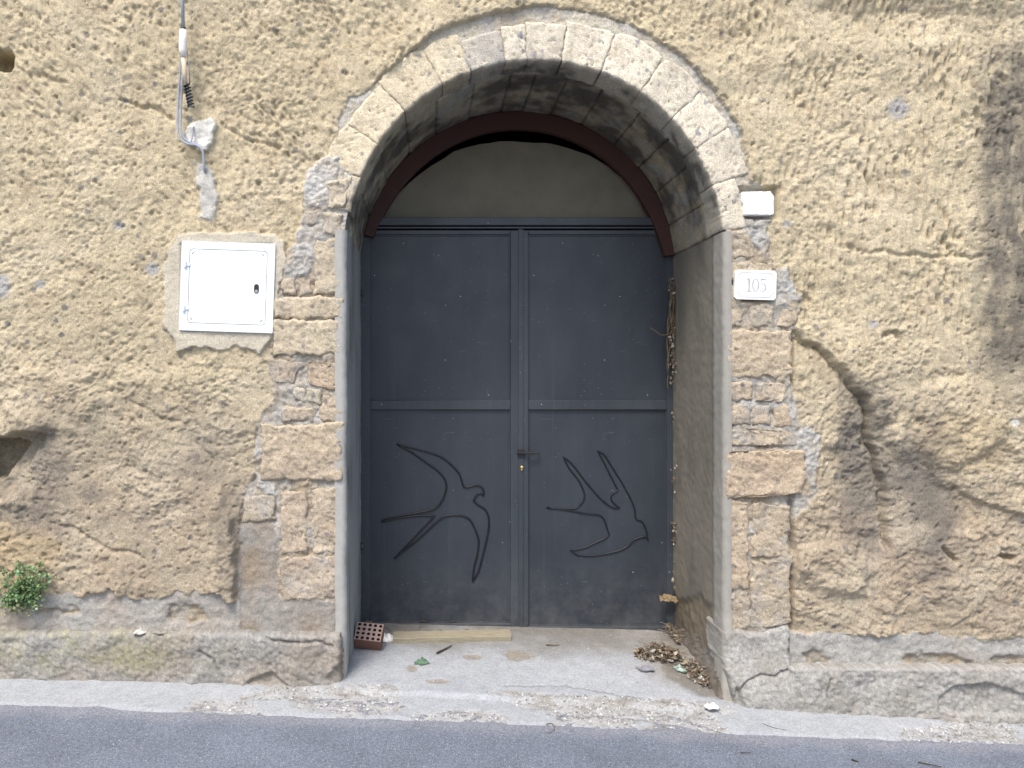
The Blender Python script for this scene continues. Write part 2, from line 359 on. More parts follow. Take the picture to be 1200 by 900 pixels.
tool = ss(470, 360, PY + 40 * fbm(X, Z, 1.5, 2, 33)); tool = np.clip(tool, 0.18, 1)
patchy = 0.55 + 0.6 * np.clip(fbm(X, Z, 2.6, 3, 34) + 0.3, 0, 1)
H = 0.030 * fbm(X, Z, 1.0, 3, 41) + 0.012 * fbm(X, Z, 4.2, 4, 42)
H += 0.0128 * gr * tool * patchy * (1 - 0.45 * wC)
rough = 1 - tool
H += 0.009 * rough * (ridge(wxp, wzp, 7, 3, 43) - 0.3) * np.clip(0.5 + 0.8 * fbm(X, Z, 1.7, 2, 44), 0.15, 1)
crumb = ss(-0.25, 0.45, fbm(X, Z, 2.1, 3, 49) + 0.25 * rough)
H += (0.0030 + 0.0065 * crumb) * fbm(wxp, wzp, 22, 3, 45, 0.6) + (0.0015 + 0.002 * crumb) * fbm(X, Z, 62, 1, 46)
fl = fbm(wxp * 1.0, wzp * 1.5, 6.5, 3, 36); H += 0.0075 * rough * crumb * ss(-0.02, 0.03, fl) + 0.008 * rough * ss(-0.015, 0.03, fbm(wxp, wzp * 1.4, 11, 3, 37)) * ss(.1, .3, fbm(X, Z, 2.7, 2, 38))
H -= 0.012 * pits(X, Z, 16, 47, 0.92, 0.24) + 0.009 * pits(wxp, wzp, 34, 48, 0.80, 0.30)
HR = H.copy()
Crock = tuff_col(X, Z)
# pale upper right, grey-brown weathered strip at the far right, other stains of their own shape, one patch of painted shade
Crock = cmix(Crock, C(0.61, 0.525, 0.37), ss(800, 1000, PX) * ss(430, 300, PY) * 0.45 * (0.6 + 0.4 * fbm(X, Z, 3, 3, 51)))
Crock = cmix(Crock, C(0.15, 0.135, 0.11), ss(1134, 1168, PX + 9 * fbm(X, Z, 9, 3, 52) + 4) * ss(10, 90, PY) * ss(1330, 1260, PX + 30 * fbm(X, Z, 3, 3, 54)) * ss(490, 400, PY) * np.clip(0.80 + 0.7 * fbm(X, Z * 0.5, 12, 4, 53), 0, .92))
def blob(cx, cy, rx, ry, seed, wob=0.5):
    d = np.hypot((PX - cx) / rx, (PY - cy) / ry) + wob * fbm(X, Z, 5, 4, seed); return ss(1.15, 0.55, d)
for cx, cy, rx, ry, k, s in ((1015, 560, 42, 100, .72, 61), (1082, 580, 42, 95, .80, 62), (1000, 500, 22, 60, .5, 63), (40, 560, 62, 55, .62, 64), (15, 640, 45, 50, .35, 65), (1060, 640, 80, 40, .35, 66), (270, 650, 22, 60, .35, 67), (200, 520, 110, 70, .2, 68)):  # narrow blob by the cement pilaster paints in the shadow of the rock step
    Crock = cmix(Crock, C(0.14, 0.13, 0.115), blob(cx, cy, rx, ry, s, 0.8) * k * 0.9)
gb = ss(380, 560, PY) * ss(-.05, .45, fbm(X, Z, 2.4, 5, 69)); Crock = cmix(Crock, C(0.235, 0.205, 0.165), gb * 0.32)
pb = ss(360, 480, PY) * ss(.05, .5, fbm(X, Z, 3.6, 5, 59)); Crock = cmix(Crock, C(0.48, 0.41, 0.30), pb * 0.55)
for cx, cy, rx, ry, k, s in ((25, 655, 50, 40, .5, 71), (1130, 520, 70, 40, .25, 72), (330, 310, 24, 30, .3, 73)):
    Crock = cmix(Crock, C(0.50, 0.38, 0.21), blob(cx, cy, rx, ry, s) * k)
for cx, cy, rx, ry in ((1052, 132, 14, 16), (1022, 380, 8, 8), (141, 265, 9, 8), (178, 315, 6, 6), (46, 333, 8, 6), (1190, 495, 5, 5), (5, 336, 7, 12), (922, 262, 5, 4)):
    Crock = cmix(Crock, C(0.34, 0.345, 0.36) if cx != 1190 else C(.75, .75, .72), blob(cx, cy, rx, ry, 81, 0.9) * 0.75)
lowred = ss(500, 700, PY) * np.clip(0.4 + fbm(X, Z, 4, 4, 83), 0, 1); Crock = cmix(Crock, C(0.36, 0.235, 0.15), lowred * 0.18)

# --- large forms
fis = [(926, 386), (940, 400), (962, 408), (976, 424), (990, 432), (1000, 456), (1013, 466), (1017, 492), (1021, 520), (1034, 556), (1038, 600), (1044, 660)]
def cat(pts, n=5):
    o = []
    for i in range(len(pts) - 1):
        p0 = pts[max(i - 1, 0)]; p1 = pts[i]; p2 = pts[i + 1]; p3 = pts[min(i + 2, len(pts) - 1)]
        for k in range(n):
            t = k / n; o.append(tuple(0.5 * (2 * p1[c] + (p2[c] - p0[c]) * t + (2 * p0[c] - 5 * p1[c] + 4 * p2[c] - p3[c]) * t * t + (3 * p1[c] - p0[c] - 3 * p2[c] + p3[c]) * t ** 3) for c in (0, 1)))
    return o + [pts[-1]]
fis = cat(fis, 2)
q1 = PX + 5 * fbm(X, Z, 7, 2, 91) + 1.0 * fbm(X, Z, 40, 2, 89); q2 = PY + 5 * fbm(X, Z, 7, 2, 92) + 1.0 * fbm(X, Z, 40, 2, 88)
d, sd_, al = pdist(q1, q2, fis); below = sd_ < 0           # lower left side of the fissure
k = ss(1.0, 0.93, al) * (PX > 924)
al = al + 0.02 * fbm(X, Z, 8, 2, 93)
amp = np.interp(al, [0, 0.15, 0.45, 0.6, 1], [0.016, 0.026, 0.036, 0.012, 0.004])
tb = ss(-2.4, 2.4, -np.where(sd_ == 0, 1, sd_) * d + 1.2 * fbm(X, Z, 22, 2, 94))
H += k * mix(amp * 0.62 * ss(75, 0, d), -amp * ss(95, 0, d) * 0.9 - amp * 0.35 * ss(12, 0, d), tb)
H -= 0.045 * ss(4.5, 0.6, d + .8 * fbm(X, Z, 30, 2, 87)) * ss(1.0, 0.9, al) * (0.5 + .5 * ss(0.3, 0.5, al)) * (PX > 924)
cre = [(1085, 560), (1120, 572), (1150, 590), (1185, 600), (1240, 612)]
d, sd_, al = pdist(q1, q2, cre); H += mix(-0.010, 0.018, ss(-4, 4, sd_ * d)) * ss(60, 0, d) * ss(0, 0.15, al)
lip = [(-60, 498), (-20, 508), (12, 512), (30, 506), (50, 507), (62, 515)]
d, sd_, al = pdist(q1, q2, lip); H += mix(-0.06 * ss(85, 0, d), 0.055 * ss(45, 0, d), ss(-3, 3, sd_ * d)) * ss(1, 0.8, al)
m = polymask(PX, PY, [(-30, 514), (14, 516), (26, 522), (20, 534), (10, 546), (2, 560), (-30, 566)], 2.5, 4, 95); H -= 0.20 * m
m = polymask(PX, PY, [(-14, 58), (11, 59), (14, 66), (13, 82), (-14, 83)], 1.5, 2, 96); H -= 0.17 * m
for pts, dep in (([(8, 70), (40, 88), (75, 98)], .010), ([(140, 118), (190, 130), (205, 138)], .016), ([(262, 150), (300, 165), (330, 172)], .012), ([(980, 290), (1080, 302), (1150, 300)], .012),
                 ([(1035, 395), (1050, 388), (1058, 410)], .03), ([(1120, 655), (1105, 640)], .03), ([(60, 610), (120, 640), (170, 655)], .012), ([(150, 470), (215, 500), (250, 540)], .010), ([(1175, 650), (1190, 655)], .04)):
    d, _, al = pdist(q1, q2, pts); H -= dep * ss(4.0, 0.5, d)
# swelling and steps in the lower left rock beside the cement pilaster
d, sd_, al = pdist(q1, q2, [(262, 575), (272, 610), (276, 640), (279, 695)]); H += 0.045 * ss(3, -3, sd_ * d) * ss(50, 0, d) * (PY < 705) * ss(560, 590, PY)
H += 0.03 * blob(60, 470, 70, 40, 97) + 0.03 * blob(1120, 500, 70, 50, 98) - 0.03 * blob(1010, 560, 45, 90, 99) + 0.035 * blob(980, 665, 50, 30, 100)
H += 0.012 * ss(560, 690, PY)
H += 0.02 * ss(940, 1100, PX) * ss(30, 60, PY) * ss(400, 300, PY)
H += 0.03 * ss(20, -5, PY + 8 * fbm(X, Z, 2, 2, 101)) * ss(900, 1000, PX)

ID = np.zeros(X.shape, int)
COLR = Crock
def layer(mask, hf, cf, idn, thr=0.5):                   # hf(x, z) relief, cf(x, z) colour, evaluated only where the mask is
    b = mask > 0.001; mk_ = mask[b]; x = X[b]; z = Z[b]
    H[b] = mix(H[b], hf(x, z), mk_); COLR[b] += (cf(x, z) - COLR[b]) * ss(0.25, 0.75, mk_)[:, None]; ID[mask > thr] = idn
MASKS = {}
# recess round the arch: mortar bed set back from the rock
ang = np.degrees(np.arctan2(OPY - PY, PX - OPX)); rr = np.hypot(PX - OPX, PY - OPY)
redge = np.interp(ang, [-10, 8, 20, 30, 40, 50, 60, 80, 100, 115, 130, 138, 141, 147, 152, 160, 172], [255, 258, 265, 276, 280, 283, 282, 284, 280, 276, 270, 268, 279, 275, 258, 250, 250])
redge = redge + 4 * fbm(X, Z, 5, 3, 131) + 1.5 * fbm(X, Z, 30, 2, 132)
rec = ss(2.0, -1.5, rr - redge) * (ang > 2) * (ang < 172)
H += 0.028 * ss(60, 0, np.abs(rr - redge)) * ss(8, 45, ang) * ss(160, 120, ang) * (rec < 0.5)

layer(rec, lambda x, z: -0.003 + 0.008 * fbm(x, z, 9, 4, 133) + 0.006 * fbm(x, z, 40, 3, 134), lambda x, z: cmix(mortar_col(x, z, 0.75) * 1.15, C(.56, .51, .40), ss(-.25, .25, fbm(x, z, 5, 3, 135)) * .8), 3)
# quoin zones
zl = [(403, 195), (372, 186), (358, 205), (356, 240), (352, 262), (345, 285), (330, 300), (326, 345), (318, 350), (316, 416), (312, 424), (316, 455), (322, 470), (300, 494), (298, 560), (284, 578), (280, 640), (280, 745), (420, 760), (420, 195)]
zr = [(846, 210), (884, 214), (905, 225), (908, 254), (898, 262), (903, 292), (906, 312), (925, 318), (938, 350), (934, 380), (928, 400), (930, 470), (938, 500), (962, 506), (958, 575), (940, 600), (928, 610), (928, 750), (840, 760), (840, 210)]
ml = polymask(PX, PY, zl, 1.8, 4.5, 141); mr_ = polymask(PX, PY, zr, 1.8, 4.5, 142)
def hm(x, z): return 0.002 + 0.014 * fbm(x, z, 11, 4, 143) + 0.008 * fbm(x, z, 40, 3, 144)
def qc(x, z):
    py = 809 - S * z; c = mortar_col(x, z, 0.30); g = mortar_col(x, z, 0.95)
    return c + (g - c) * np.clip(ss(320, 250, py) * .8 + (ss(440, 450, py) * ss(560, 500, py) * .5) + ss(0.1, 0.5, fbm(x, z, 6, 3, 149)) * .8, 0, 1)[:, None]
layer(ml, hm, qc, 3); layer(mr_, hm, qc, 3)
H -= 0.05 * ss(4.0, 1.0, np.abs(PX - (928 + 3 * fbm(X, Z, 4, 3, 145)))) * ss(560, 600, PY) * ss(745, 735, PY)
H -= 0.04 * ss(3.0, 1.0, np.abs(PX - (929 + 3 * fbm(X, Z, 4, 3, 146)))) * ss(385, 395, PY) * ss(470, 440, PY)
# pale grey cement daubs
for poly, g, s, pr in (([(362, 196), (378, 186), (396, 182), (396, 205), (388, 226), (376, 243), (362, 240), (356, 222)], 1.25, 151, .012),
                   ([(332, 312), (345, 290), (356, 284), (368, 290), (371, 302), (362, 322), (345, 326), (334, 322)], 1.05, 152, .012),
                   ([(934, 503), (948, 500), (960, 512), (958, 545), (952, 574), (942, 560), (944, 536), (936, 520)], 1.05, 153, .010),
                   ([(298, 552), (306, 556), (322, 572), (326, 584), (312, 578), (300, 566)], 1.1, 154, .012), ([(874, 262), (894, 258), (902, 285), (896, 298), (884, 286)], 1.05, 155, .006),
                   ([(908, 316), (922, 314), (930, 332), (938, 352), (926, 352), (914, 340)], 1.05, 156, .008)):
    layer(polymask(PX, PY, poly, 1.5, 4, s), lambda x, z: pr + 0.010 * fbm(x, z, 18, 4, s) + 0.006 * fbm(x, z, 60, 2, s + 9), lambda x, z: mortar_col(x, z, 1.0) * g, 3)
def smo(amp, seed): return lambda x, z: amp * (0.006 * fbm(x, z, 5, 4, 111 + seed) + 0.003 * fbm(x, z, 26, 3, 121 + seed))
def flat(c, n, f, sd): return lambda x, z: (np.zeros(x.shape + (3,)) + C(*c)) * (1 + n * fbm(x, z, f, 4, sd))[..., None]
m = polymask(PX, PY, [(282, 612), (300, 606), (324, 612), (326, 700), (404, 706), (404, 760), (281, 760)], 2, 4, 157)
layer(m, lambda x, z: 0.004 + smo(1.6, 0)(x, z), lambda x, z: cmix(cement_col(x, z, 0.35) * 0.86, C(.30, .23, .155), np.clip(fbm(x, z, 4, 4, 158) * 2 - .1, 0, 1) * .7), 4)
# cement band along the foot of the rock, torn upper edge
top_l = 697 + 12 * fbm(X, Z * 0, 3.2, 4, 161) + 7 * fbm(X, Z, 14, 3, 162) + 8 * ss(255, 278, PX)
layer(ss(-2, 2, PY - top_l) * (PX < 282), lambda x, z: 0.012 + smo(2, 3)(x, z), lambda x, z: cement_col(x, z, 0.25) * 1.0, 4)
top_r = 745 + 9 * fbm(X, Z * 0, 2.5, 4, 163) + 5 * fbm(X, Z, 14, 3, 164)
layer(ss(-2, 2, PY - top_r) * (PX > 924), lambda x, z: 0.010 + smo(2, 4)(x, z), lambda x, z: cement_col(x, z, 0.0) * 1.05, 4)
for poly, s in (([(196, 712), (212, 706), (240, 714), (243, 726), (222, 730), (200, 727)], 165), ([(940, 766), (955, 760), (972, 772), (968, 780), (945, 779)], 166), ([(1058, 769), (1080, 765), (1115, 770), (1140, 772), (1138, 780), (1090, 782), (1062, 780)], 167), ([(1160, 772), (1180, 767), (1215, 770), (1215, 788), (1170, 788)], 168), ([(40, 712), (90, 714), (95, 719), (40, 720)], 169)):
    layer(polymask(PX, PY, poly, 3.5, 6, s), lambda x, z: -0.006 + 0.012 * fbm(x, z, 22, 3, s), lambda x, z: cmix(tuff_col(x, z, 0.85), C(.33, .31, .27), ss(-.3, .3, fbm(x, z, 9, 3, s)) * .7), 4)
# plaster round the meter box
def z3(l): return [(180 + a * .2667, 240 + b * .2667) for a, b in l]
ps = z3([(90, 165), (112, 132), (250, 125), (440, 118), (500, 130), (572, 150), (582, 230), (560, 330), (548, 400), (530, 560), (505, 600), (470, 655), (430, 640), (360, 618), (300, 640), (230, 625), (150, 630), (105, 645), (95, 600), (70, 560), (40, 520), (45, 420), (45, 270), (70, 200)])
layer(polymask(PX, PY, ps, 1.2, 3.5, 171), lambda x, z: 0.012 + 0.004 * fbm(x, z, 6, 4, 173) + 0.002 * fbm(x, z, 40, 2, 174), flat((0.57, 0.51, 0.40), .14, 6, 172), 1)
def z2(l): return [(140 + a * .311, b * .311) for a, b in l]
layer(polymask(PX, PY, z2([(255, 480), (300, 452), (350, 443), (368, 470), (356, 520), (332, 565), (300, 562), (260, 545), (243, 510)]), 1.2, 4, 181), lambda x, z: 0.014 + 0.010 * fbm(x, z, 20, 4, 182), flat((0.72, 0.69, 0.62), .16, 20, 183), 2)
layer(polymask(PX, PY, z2([(285, 608), (320, 616), (348, 650), (372, 740), (356, 835), (305, 822), (300, 720), (290, 650)]), 3.0, 5, 184), lambda x, z: 0.006 + 0.007 * fbm(x, z, 14, 4, 185), flat((0.52, 0.50, 0.45), .16, 20, 186), 5)
# seat the white block and number tile flat
for x0, x1, y0, y1, h in ((864, 910, 220, 256, -0.035), (856, 909, 315, 353, -0.01)):
    m = ss(-2, 1, PX - x0) * ss(-2, 1, x1 - PX) * ss(-2, 1, PY - y0) * ss(-2, 1, y1 - PY); H = mix(H, np.minimum(H, h), m)
m = ss(-2, 1, PX - 213) * ss(-2, 1, 319 - PX) * ss(-2, 1, PY - 286) * ss(-2, 1, 387 - PY); H = mix(H, np.minimum(H, -0.01), m)
# --- cut the opening, snap its rim
vx, vz = X.copy(), Z.copy()
inarch = np.where(vz > OZ, np.hypot(vx - OX, vz - OZ) < OR + 0.012, np.abs(vx - OX) < OR + 0.012)
depth_in = np.where(vz > OZ, OR + 0.012 - np.hypot(vx - OX, vz - OZ), OR + 0.012 - np.abs(vx - OX))
rim = inarch & (depth_in < 0.012)
sc_ = (OR + 0.012) / np.maximum(np.hypot(vx - OX, vz - OZ), 1e-6)
up = rim & (vz > OZ); vx[up] = OX + (vx[up] - OX) * sc_[up]; vz[up] = OZ + (vz[up] - OZ) * sc_[up]
lo_ = rim & (vz <= OZ); vx[lo_] = OX + np.sign(vx[lo_] - OX) * (OR + 0.012)
kill = (inarch & ~rim).ravel()
V = np.stack([vx, -H, vz], -1).reshape(-1, 3); CC = COLR.reshape(-1, 3); IDF = ID.ravel()
F = gridF(NU, NV); F = F[~kill[F].any(1)]
fid = np.median(IDF[F], axis=1).astype(int)
def sub(name, idn, parent, extra=None, mat=M_TUFF):
    f = F[(fid == idn) if extra is None else ((fid == idn) & extra)]
    u, inv = np.unique(f, return_inverse=True)
    return mk(name, V[u], inv.reshape(f.shape), mat, parent, col=CC[u], orient=(0, -1, 0))
fx = V[F[:, 0], 0]
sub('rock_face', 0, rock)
tag(sub('plaster_surround', 1, rock, mat=M_CEM), 'pale plaster border smeared round the white meter box')
tag(sub('plaster_daub', 2, rock, mat=M_CEM), 'white plaster daub behind the cable loop')
tag(sub('plaster_streak', 5, rock, mat=M_CEM), 'pale grey plaster streak running down below the cable')
tag(sub('cement_band', 4, rock, fx < 0, mat=M_CEM), 'grey cement band at the foot of the rock left of the doorway')
tag(sub('cement_band', 4, rock, fx >= 0, mat=M_CEM), 'grey cement band at the foot of the rock right of the doorway')
sub('mortar_bed', 3, arch, mat=M_TUFF)
WH = H; 
def wall_y(px, py):                                      # depth of the wall surface at a picture position
    i = int(np.clip(np.searchsorted(xs, wx(px)), 0, NU - 1)); j = int(np.clip(np.searchsorted(zs, wz(py)), 0, NV - 1)); return -float(WH[j, i])

# ---------------------------------------------------------------- stones
def stone(name, P, Nn, nu, nv, depth, parent, colf, mat=M_TUFF, rnd=0.012, amp=0.006, seed=0, pit=0.01, ns=5, wob=0.004, extra=None):
    """one stone: a front patch P(nu x nv points) pushed along Nn by relief, with rounded edges and sides going in by depth"""
    P = P.copy(); h, wd = P.shape[:2]
    U, Vv = np.meshgrid(np.linspace(0, 1, wd), np.linspace(0, 1, h))
    W = np.linalg.norm(P[h // 2, -1] - P[h // 2, 0]); Hh = np.linalg.norm(P[-1, wd // 2] - P[0, wd // 2])
    e = np.minimum(np.minimum(U, 1 - U) * W, np.minimum(Vv, 1 - Vv) * Hh)
    q = np.stack([P[..., 0] + P[..., 1] * 0.7, P[..., 2] + P[..., 1] * 0.7], -1)
    edge = ss(0.05, 0, e)
    T1 = P[:, -1:, :] - P[:, :1, :]; T1 = T1 / np.linalg.norm(T1, axis=-1, keepdims=True); T2 = P[-1:] - P[:1]; T2 = T2 / np.linalg.norm(T2, axis=-1, keepdims=True)
    P = P + T1 * (edge * wob * 1.6 * fbm(q[..., 0], q[..., 1], 18, 3, seed))[..., None] + T2 * (edge * wob * 1.6 * fbm(q[..., 0], q[..., 1], 18, 3, seed + 3))[..., None]
    rr_ = rnd * (1 + 0.8 * fbm(q[..., 0], q[..., 1], 12, 2, seed + 5)); t = np.clip(1 - e / np.maximum(rr_, 1e-4), 0, 1)
    hh = -rr_ * (1 - np.sqrt(np.clip(1 - t * t, 0, 1)))
    hh += amp * fbm(q[..., 0], q[..., 1], 9, 4, seed + 7, 0.6) + amp * 0.4 * fbm(q[..., 0], q[..., 1], 50, 2, seed + 8)
    if pit: hh -= pit * pits(q[..., 0], q[..., 1], 38, seed + 9, 0.78, 0.33)
    if extra is not None: hh = hh + extra(P)
    Q = P + Nn * hh[..., None]
    per = [(0, i) for i in range(wd)] + [(j, wd - 1) for j in range(1, h)] + [(h - 1, i) for i in range(wd - 2, -1, -1)] + [(j, 0) for j in range(h - 2, 0, -1)]
    pj = np.array([a for a, b in per]); pi = np.array([b for a, b in per])
    ring0 = pj * wd + pi; vs_ = [Q.reshape(-1, 3)]; last = ring0; n0 = h * wd; fs = [gridF(wd, h)]
    base = Q[pj, pi]; nn = (Nn + np.zeros_like(P))[pj, pi]; cen = P.mean((0, 1)); outw = base - cen; outw = outw - nn * (outw * nn).sum(-1, keepdims=True); outw /= np.maximum(np.linalg.norm(outw, axis=-1, keepdims=True), 1e-6)
    m = len(per)
    for s_ in range(1, ns + 1):
        f_ = s_ / ns; p = base - nn * (depth * f_)
        qq = (p[:, 0] + p[:, 1] * 1.3, p[:, 2] + p[:, 1] * 0.6)
        p = p + outw * (amp * 0.8 * fbm(qq[0], qq[1], 14, 3, seed + 21))[:, None] * (1 if s_ < ns else 0)
        idx = n0 + np.arange(m); vs_.append(p); nx = np.roll(np.arange(m), -1)
        fs.append(np.stack([last[nx], last, idx, idx[nx]], 1)); last = idx; n0 += m
    VV = np.concatenate(vs_); FF = np.concatenate(fs)
    return mk(name, VV, FF, mat, parent, col=colf(VV), orient=Nn.reshape(-1, 3)[0] if Nn.ndim > 1 else Nn)
FN = np.array([0, -1.0, 0])
def quad(corners, y, step=0.008):
    c = [np.array([wx(a), y, wz(b)]) for a, b in corners]
    W = max(np.linalg.norm(c[1] - c[0]), np.linalg.norm(c[2] - c[3])); Hh = max(np.linalg.norm(c[3] - c[0]), np.linalg.norm(c[2] - c[1]))
    nu = max(5, int(W / step)); nv = max(5, int(Hh / step)); U, Vv = np.meshgrid(np.linspace(0, 1, nu), np.linspace(0, 1, nv)); U = U[..., None]; Vv = Vv[..., None]
    return (c[0] * (1 - U) + c[1] * U) * (1 - Vv) + (c[3] * (1 - U) + c[2] * U) * Vv, nu, nv
def tint_fn(tint, lum=1.0, seed=0, grey=0.0, smear=0.0):
    def f(VV):
        x = VV[:, 0] + VV[:, 1] * 0.5; z = VV[:, 2] + VV[:, 1] * 0.3
        c = tuff_col(VV[:, 0], z, 1.0, (1, 1, 1), seed)
        c = c / np.maximum(c.mean(0), 1e-3) * C(0.345, 0.285, 0.205)   # keep the grain, even out the level
        c = c * C(*tint) * C(0.97, 1.04, 1.17) * lum
        if grey: c = cmix(c, C(0.36, 0.35, 0.33), np.clip(grey + 0.9 * fbm(x, z, 9, 4, seed + 50), 0, 1) * 0.85)
        return c
    return f
# quoin stones; corners TL TR BR BL in picture units, front depth, tint
QL = [
 ([(384, 214), (413, 206), (404, 246), (383, 243)], -.012, (1.5, 1.42, 1.2), 0, 'pale yellow stone at the left foot of the arch'),
 ([(357, 246), (376, 243), (378, 262), (357, 264)], -.008, (1.1, 1.0, .85), .3, None),
 ([(379, 248), (402, 250), (401, 276), (380, 274)], -.010, (1.25, 1.15, .95), .15, None),
 ([(357, 267), (377, 264), (378, 281), (360, 284)], -.006, (1.0, .9, .75), .3, None),
 ([(369, 283), (401, 279), (401, 346), (368, 346)], -.012, (1.3, 1.18, .95), 0, None),
 ([(331, 327), (346, 324), (347, 346), (330, 346)], -.006, (1.15, 1.0, .85), .15, None),
 ([(350, 324), (364, 328), (365, 346), (350, 346)], -.004, (1.1, .9, .72), .1, None),
 ([(321, 349), (401, 349), (401, 374), (321, 373)], -.016, (1.42, 1.28, 1.0), 0, 'thin broken upper slab of the pale block beside the meter box'),
 ([(321, 375), (401, 375.5), (401, 416), (320, 416)], -.020, (1.5, 1.37, 1.08), 0, 'pale yellow squared block just below the broken slab'),
 ([(315, 421), (340, 420), (357, 430), (340, 450), (317, 446)], -.004, (1.05, .88, .72), .2, None),
 ([(360, 424), (380, 420), (401, 430), (401, 458), (362, 452)], -.008, (1.15, .88, .62), 0, None),
 ([(342, 455), (358, 453), (359, 470), (343, 469)], -.012, (1.3, 1.32, 1.15), .2, None),
 ([(360, 454), (377, 456), (376, 474), (361, 472)], -.012, (1.25, 1.28, 1.1), .3, None),
 ([(380, 462), (401, 465), (401, 494), (372, 493)], -.008, (1.1, .92, .72), 0, None),
 ([(331, 477), (369, 476), (369, 494), (332, 494)], -.008, (1.15, .95, .74), .1, None),
 ([(307, 498), (401, 496), (401, 563), (307, 562)], -.020, (1.2, 1.0, .74), 0, 'large tan squared block half way up the left jamb'),
 ([(285, 582), (322, 577), (322, 610), (284, 612)], -.010, (1.05, .93, .74), .15, None),
 ([(330, 577), (360, 575), (360, 647), (329, 648)], -.010, (1.15, .95, .75), 0, None),
 ([(366, 573), (401, 571), (401, 648), (366, 648)], -.008, (1.15, .97, .77), .0, None),
 ([(329, 652), (401, 652), (402, 700), (330, 704)], -.008, (1.05, .86, .7), .1, None),
]
QR = [
 ([(851, 271), (872, 268), (885, 288), (882, 303), (851, 303)], -.006, (1.2, 1.05, .82), 0, None),
 ([(873, 256), (884, 256), (886, 268), (874, 268)], -.006, (1.0, .95, .8), .5, None),
 ([(851, 306), (880, 306), (905, 308), (905, 318), (851, 330)], -.004, (1.25, 1.1, .85), 0, None),
 ([(851, 333), (870, 336), (869, 384), (851, 385)], -.006, (1.25, 1.08, .84), .1, None),
 ([(878, 357), (905, 356), (906, 384), (879, 384)], -.008, (1.15, 1.03, .8), .1, None),
 ([(912, 354), (930, 358), (934, 372), (927, 385), (911, 384)], -.006, (1.15, 1.0, .76), .0, None),
 ([(851, 388), (927, 387), (927, 441), (852, 442)], -.014, (1.28, 1.08, .78), 0, 'pale tan squared block below the number tile'),
 ([(852, 448), (880, 446), (880, 468), (852, 470)], -.006, (1.15, .95, .72), .25, None),
 ([(884, 448), (904, 447), (922, 449), (920, 470), (884, 472)], -.008, (1.15, .98, .76), .1, None),
 ([(852, 474), (876, 473), (878, 498), (852, 498)], -.006, (1.1, .92, .72), .25, None),
 ([(881, 476), (902, 475), (902, 498), (882, 500)], -.006, (1.12, .95, .74), .3, None),
 ([(905, 474), (924, 474), (928, 500), (906, 500)], -.008, (1.18, .95, .7), .0, None),
 ([(852, 502), (890, 503), (928, 504), (934, 522), (852, 523)], -.008, (1.12, .94, .72), .1, None),
 ([(851, 528), (938, 527), (944, 555), (940, 578), (851, 583)], -.026, (1.22, .93, .64), 0, 'bulging reddish tan block half way down the right jamb'),
 ([(851, 587), (876, 587), (877, 690), (851, 692)], -.006, (1.2, .95, .68), 0, None),
 ([(882, 588), (924, 590), (925, 655), (881, 652)], -.010, (1.12, .93, .68), .05, None),
 ([(882, 656), (925, 659), (926, 731), (902, 735), (880, 736), (880, 695)], -.010, (1.02, .86, .64), .1, None),
 ([(850, 695), (877, 694), (878, 736), (852, 738)], -.006, (1.05, .88, .66), .1, None),
]
def poly_patch(poly, y, step=0.008):                     # quad patch through a polygon of any corner count: rows between its left and right chains
    if len(poly) == 4: return quad(poly, y, step)
    ys = [p[1] for p in poly]; y0, y1 = min(ys), max(ys); n = max(6, int((y1 - y0) / S / step)); rows = []
    wmax = 0
    for j in range(n):
        yy = mix(y0 + .6, y1 - .6, j / (n - 1)); xi = []
        for i in range(len(poly)):
            (ax, ay), (bx, by) = poly[i], poly[(i + 1) % len(poly)]
            if (ay > yy) != (by > yy): xi.append(ax + (yy - ay) * (bx - ax) / (by - ay))
        rows.append((min(xi), max(xi), yy)); wmax = max(wmax, max(xi) - min(xi))
    nu = max(6, int(wmax / S / step)); P = np.zeros((n, nu, 3))
    for j, (a, b, yy) in enumerate(rows):
        P[j, :, 0] = wx(np.linspace(a, b, nu)); P[j, :, 1] = y; P[j, :, 2] = wz(yy)
    return P, nu, n
for i, (poly, y, tint, gy, lab) in enumerate(QL + QR):
    tint = tuple(mix(v, 1.20, 0.55) * 1.20 for v in tint)
    P, nu, nv = poly_patch(poly, y * 0.8 - 0.004)
    P[..., 1] += 0.010 * fbm(P[..., 0], P[..., 2], 3, 3, 590)
    o = stone('quoin_stone', P, FN, nu, nv, 0.09, arch, tint_fn(tint, 1.0, 500 + i * 3, gy), rnd=0.008, amp=0.012, seed=600 + i * 11, pit=0.009, ns=3, wob=0.011)
    if lab: o['label'] = lab
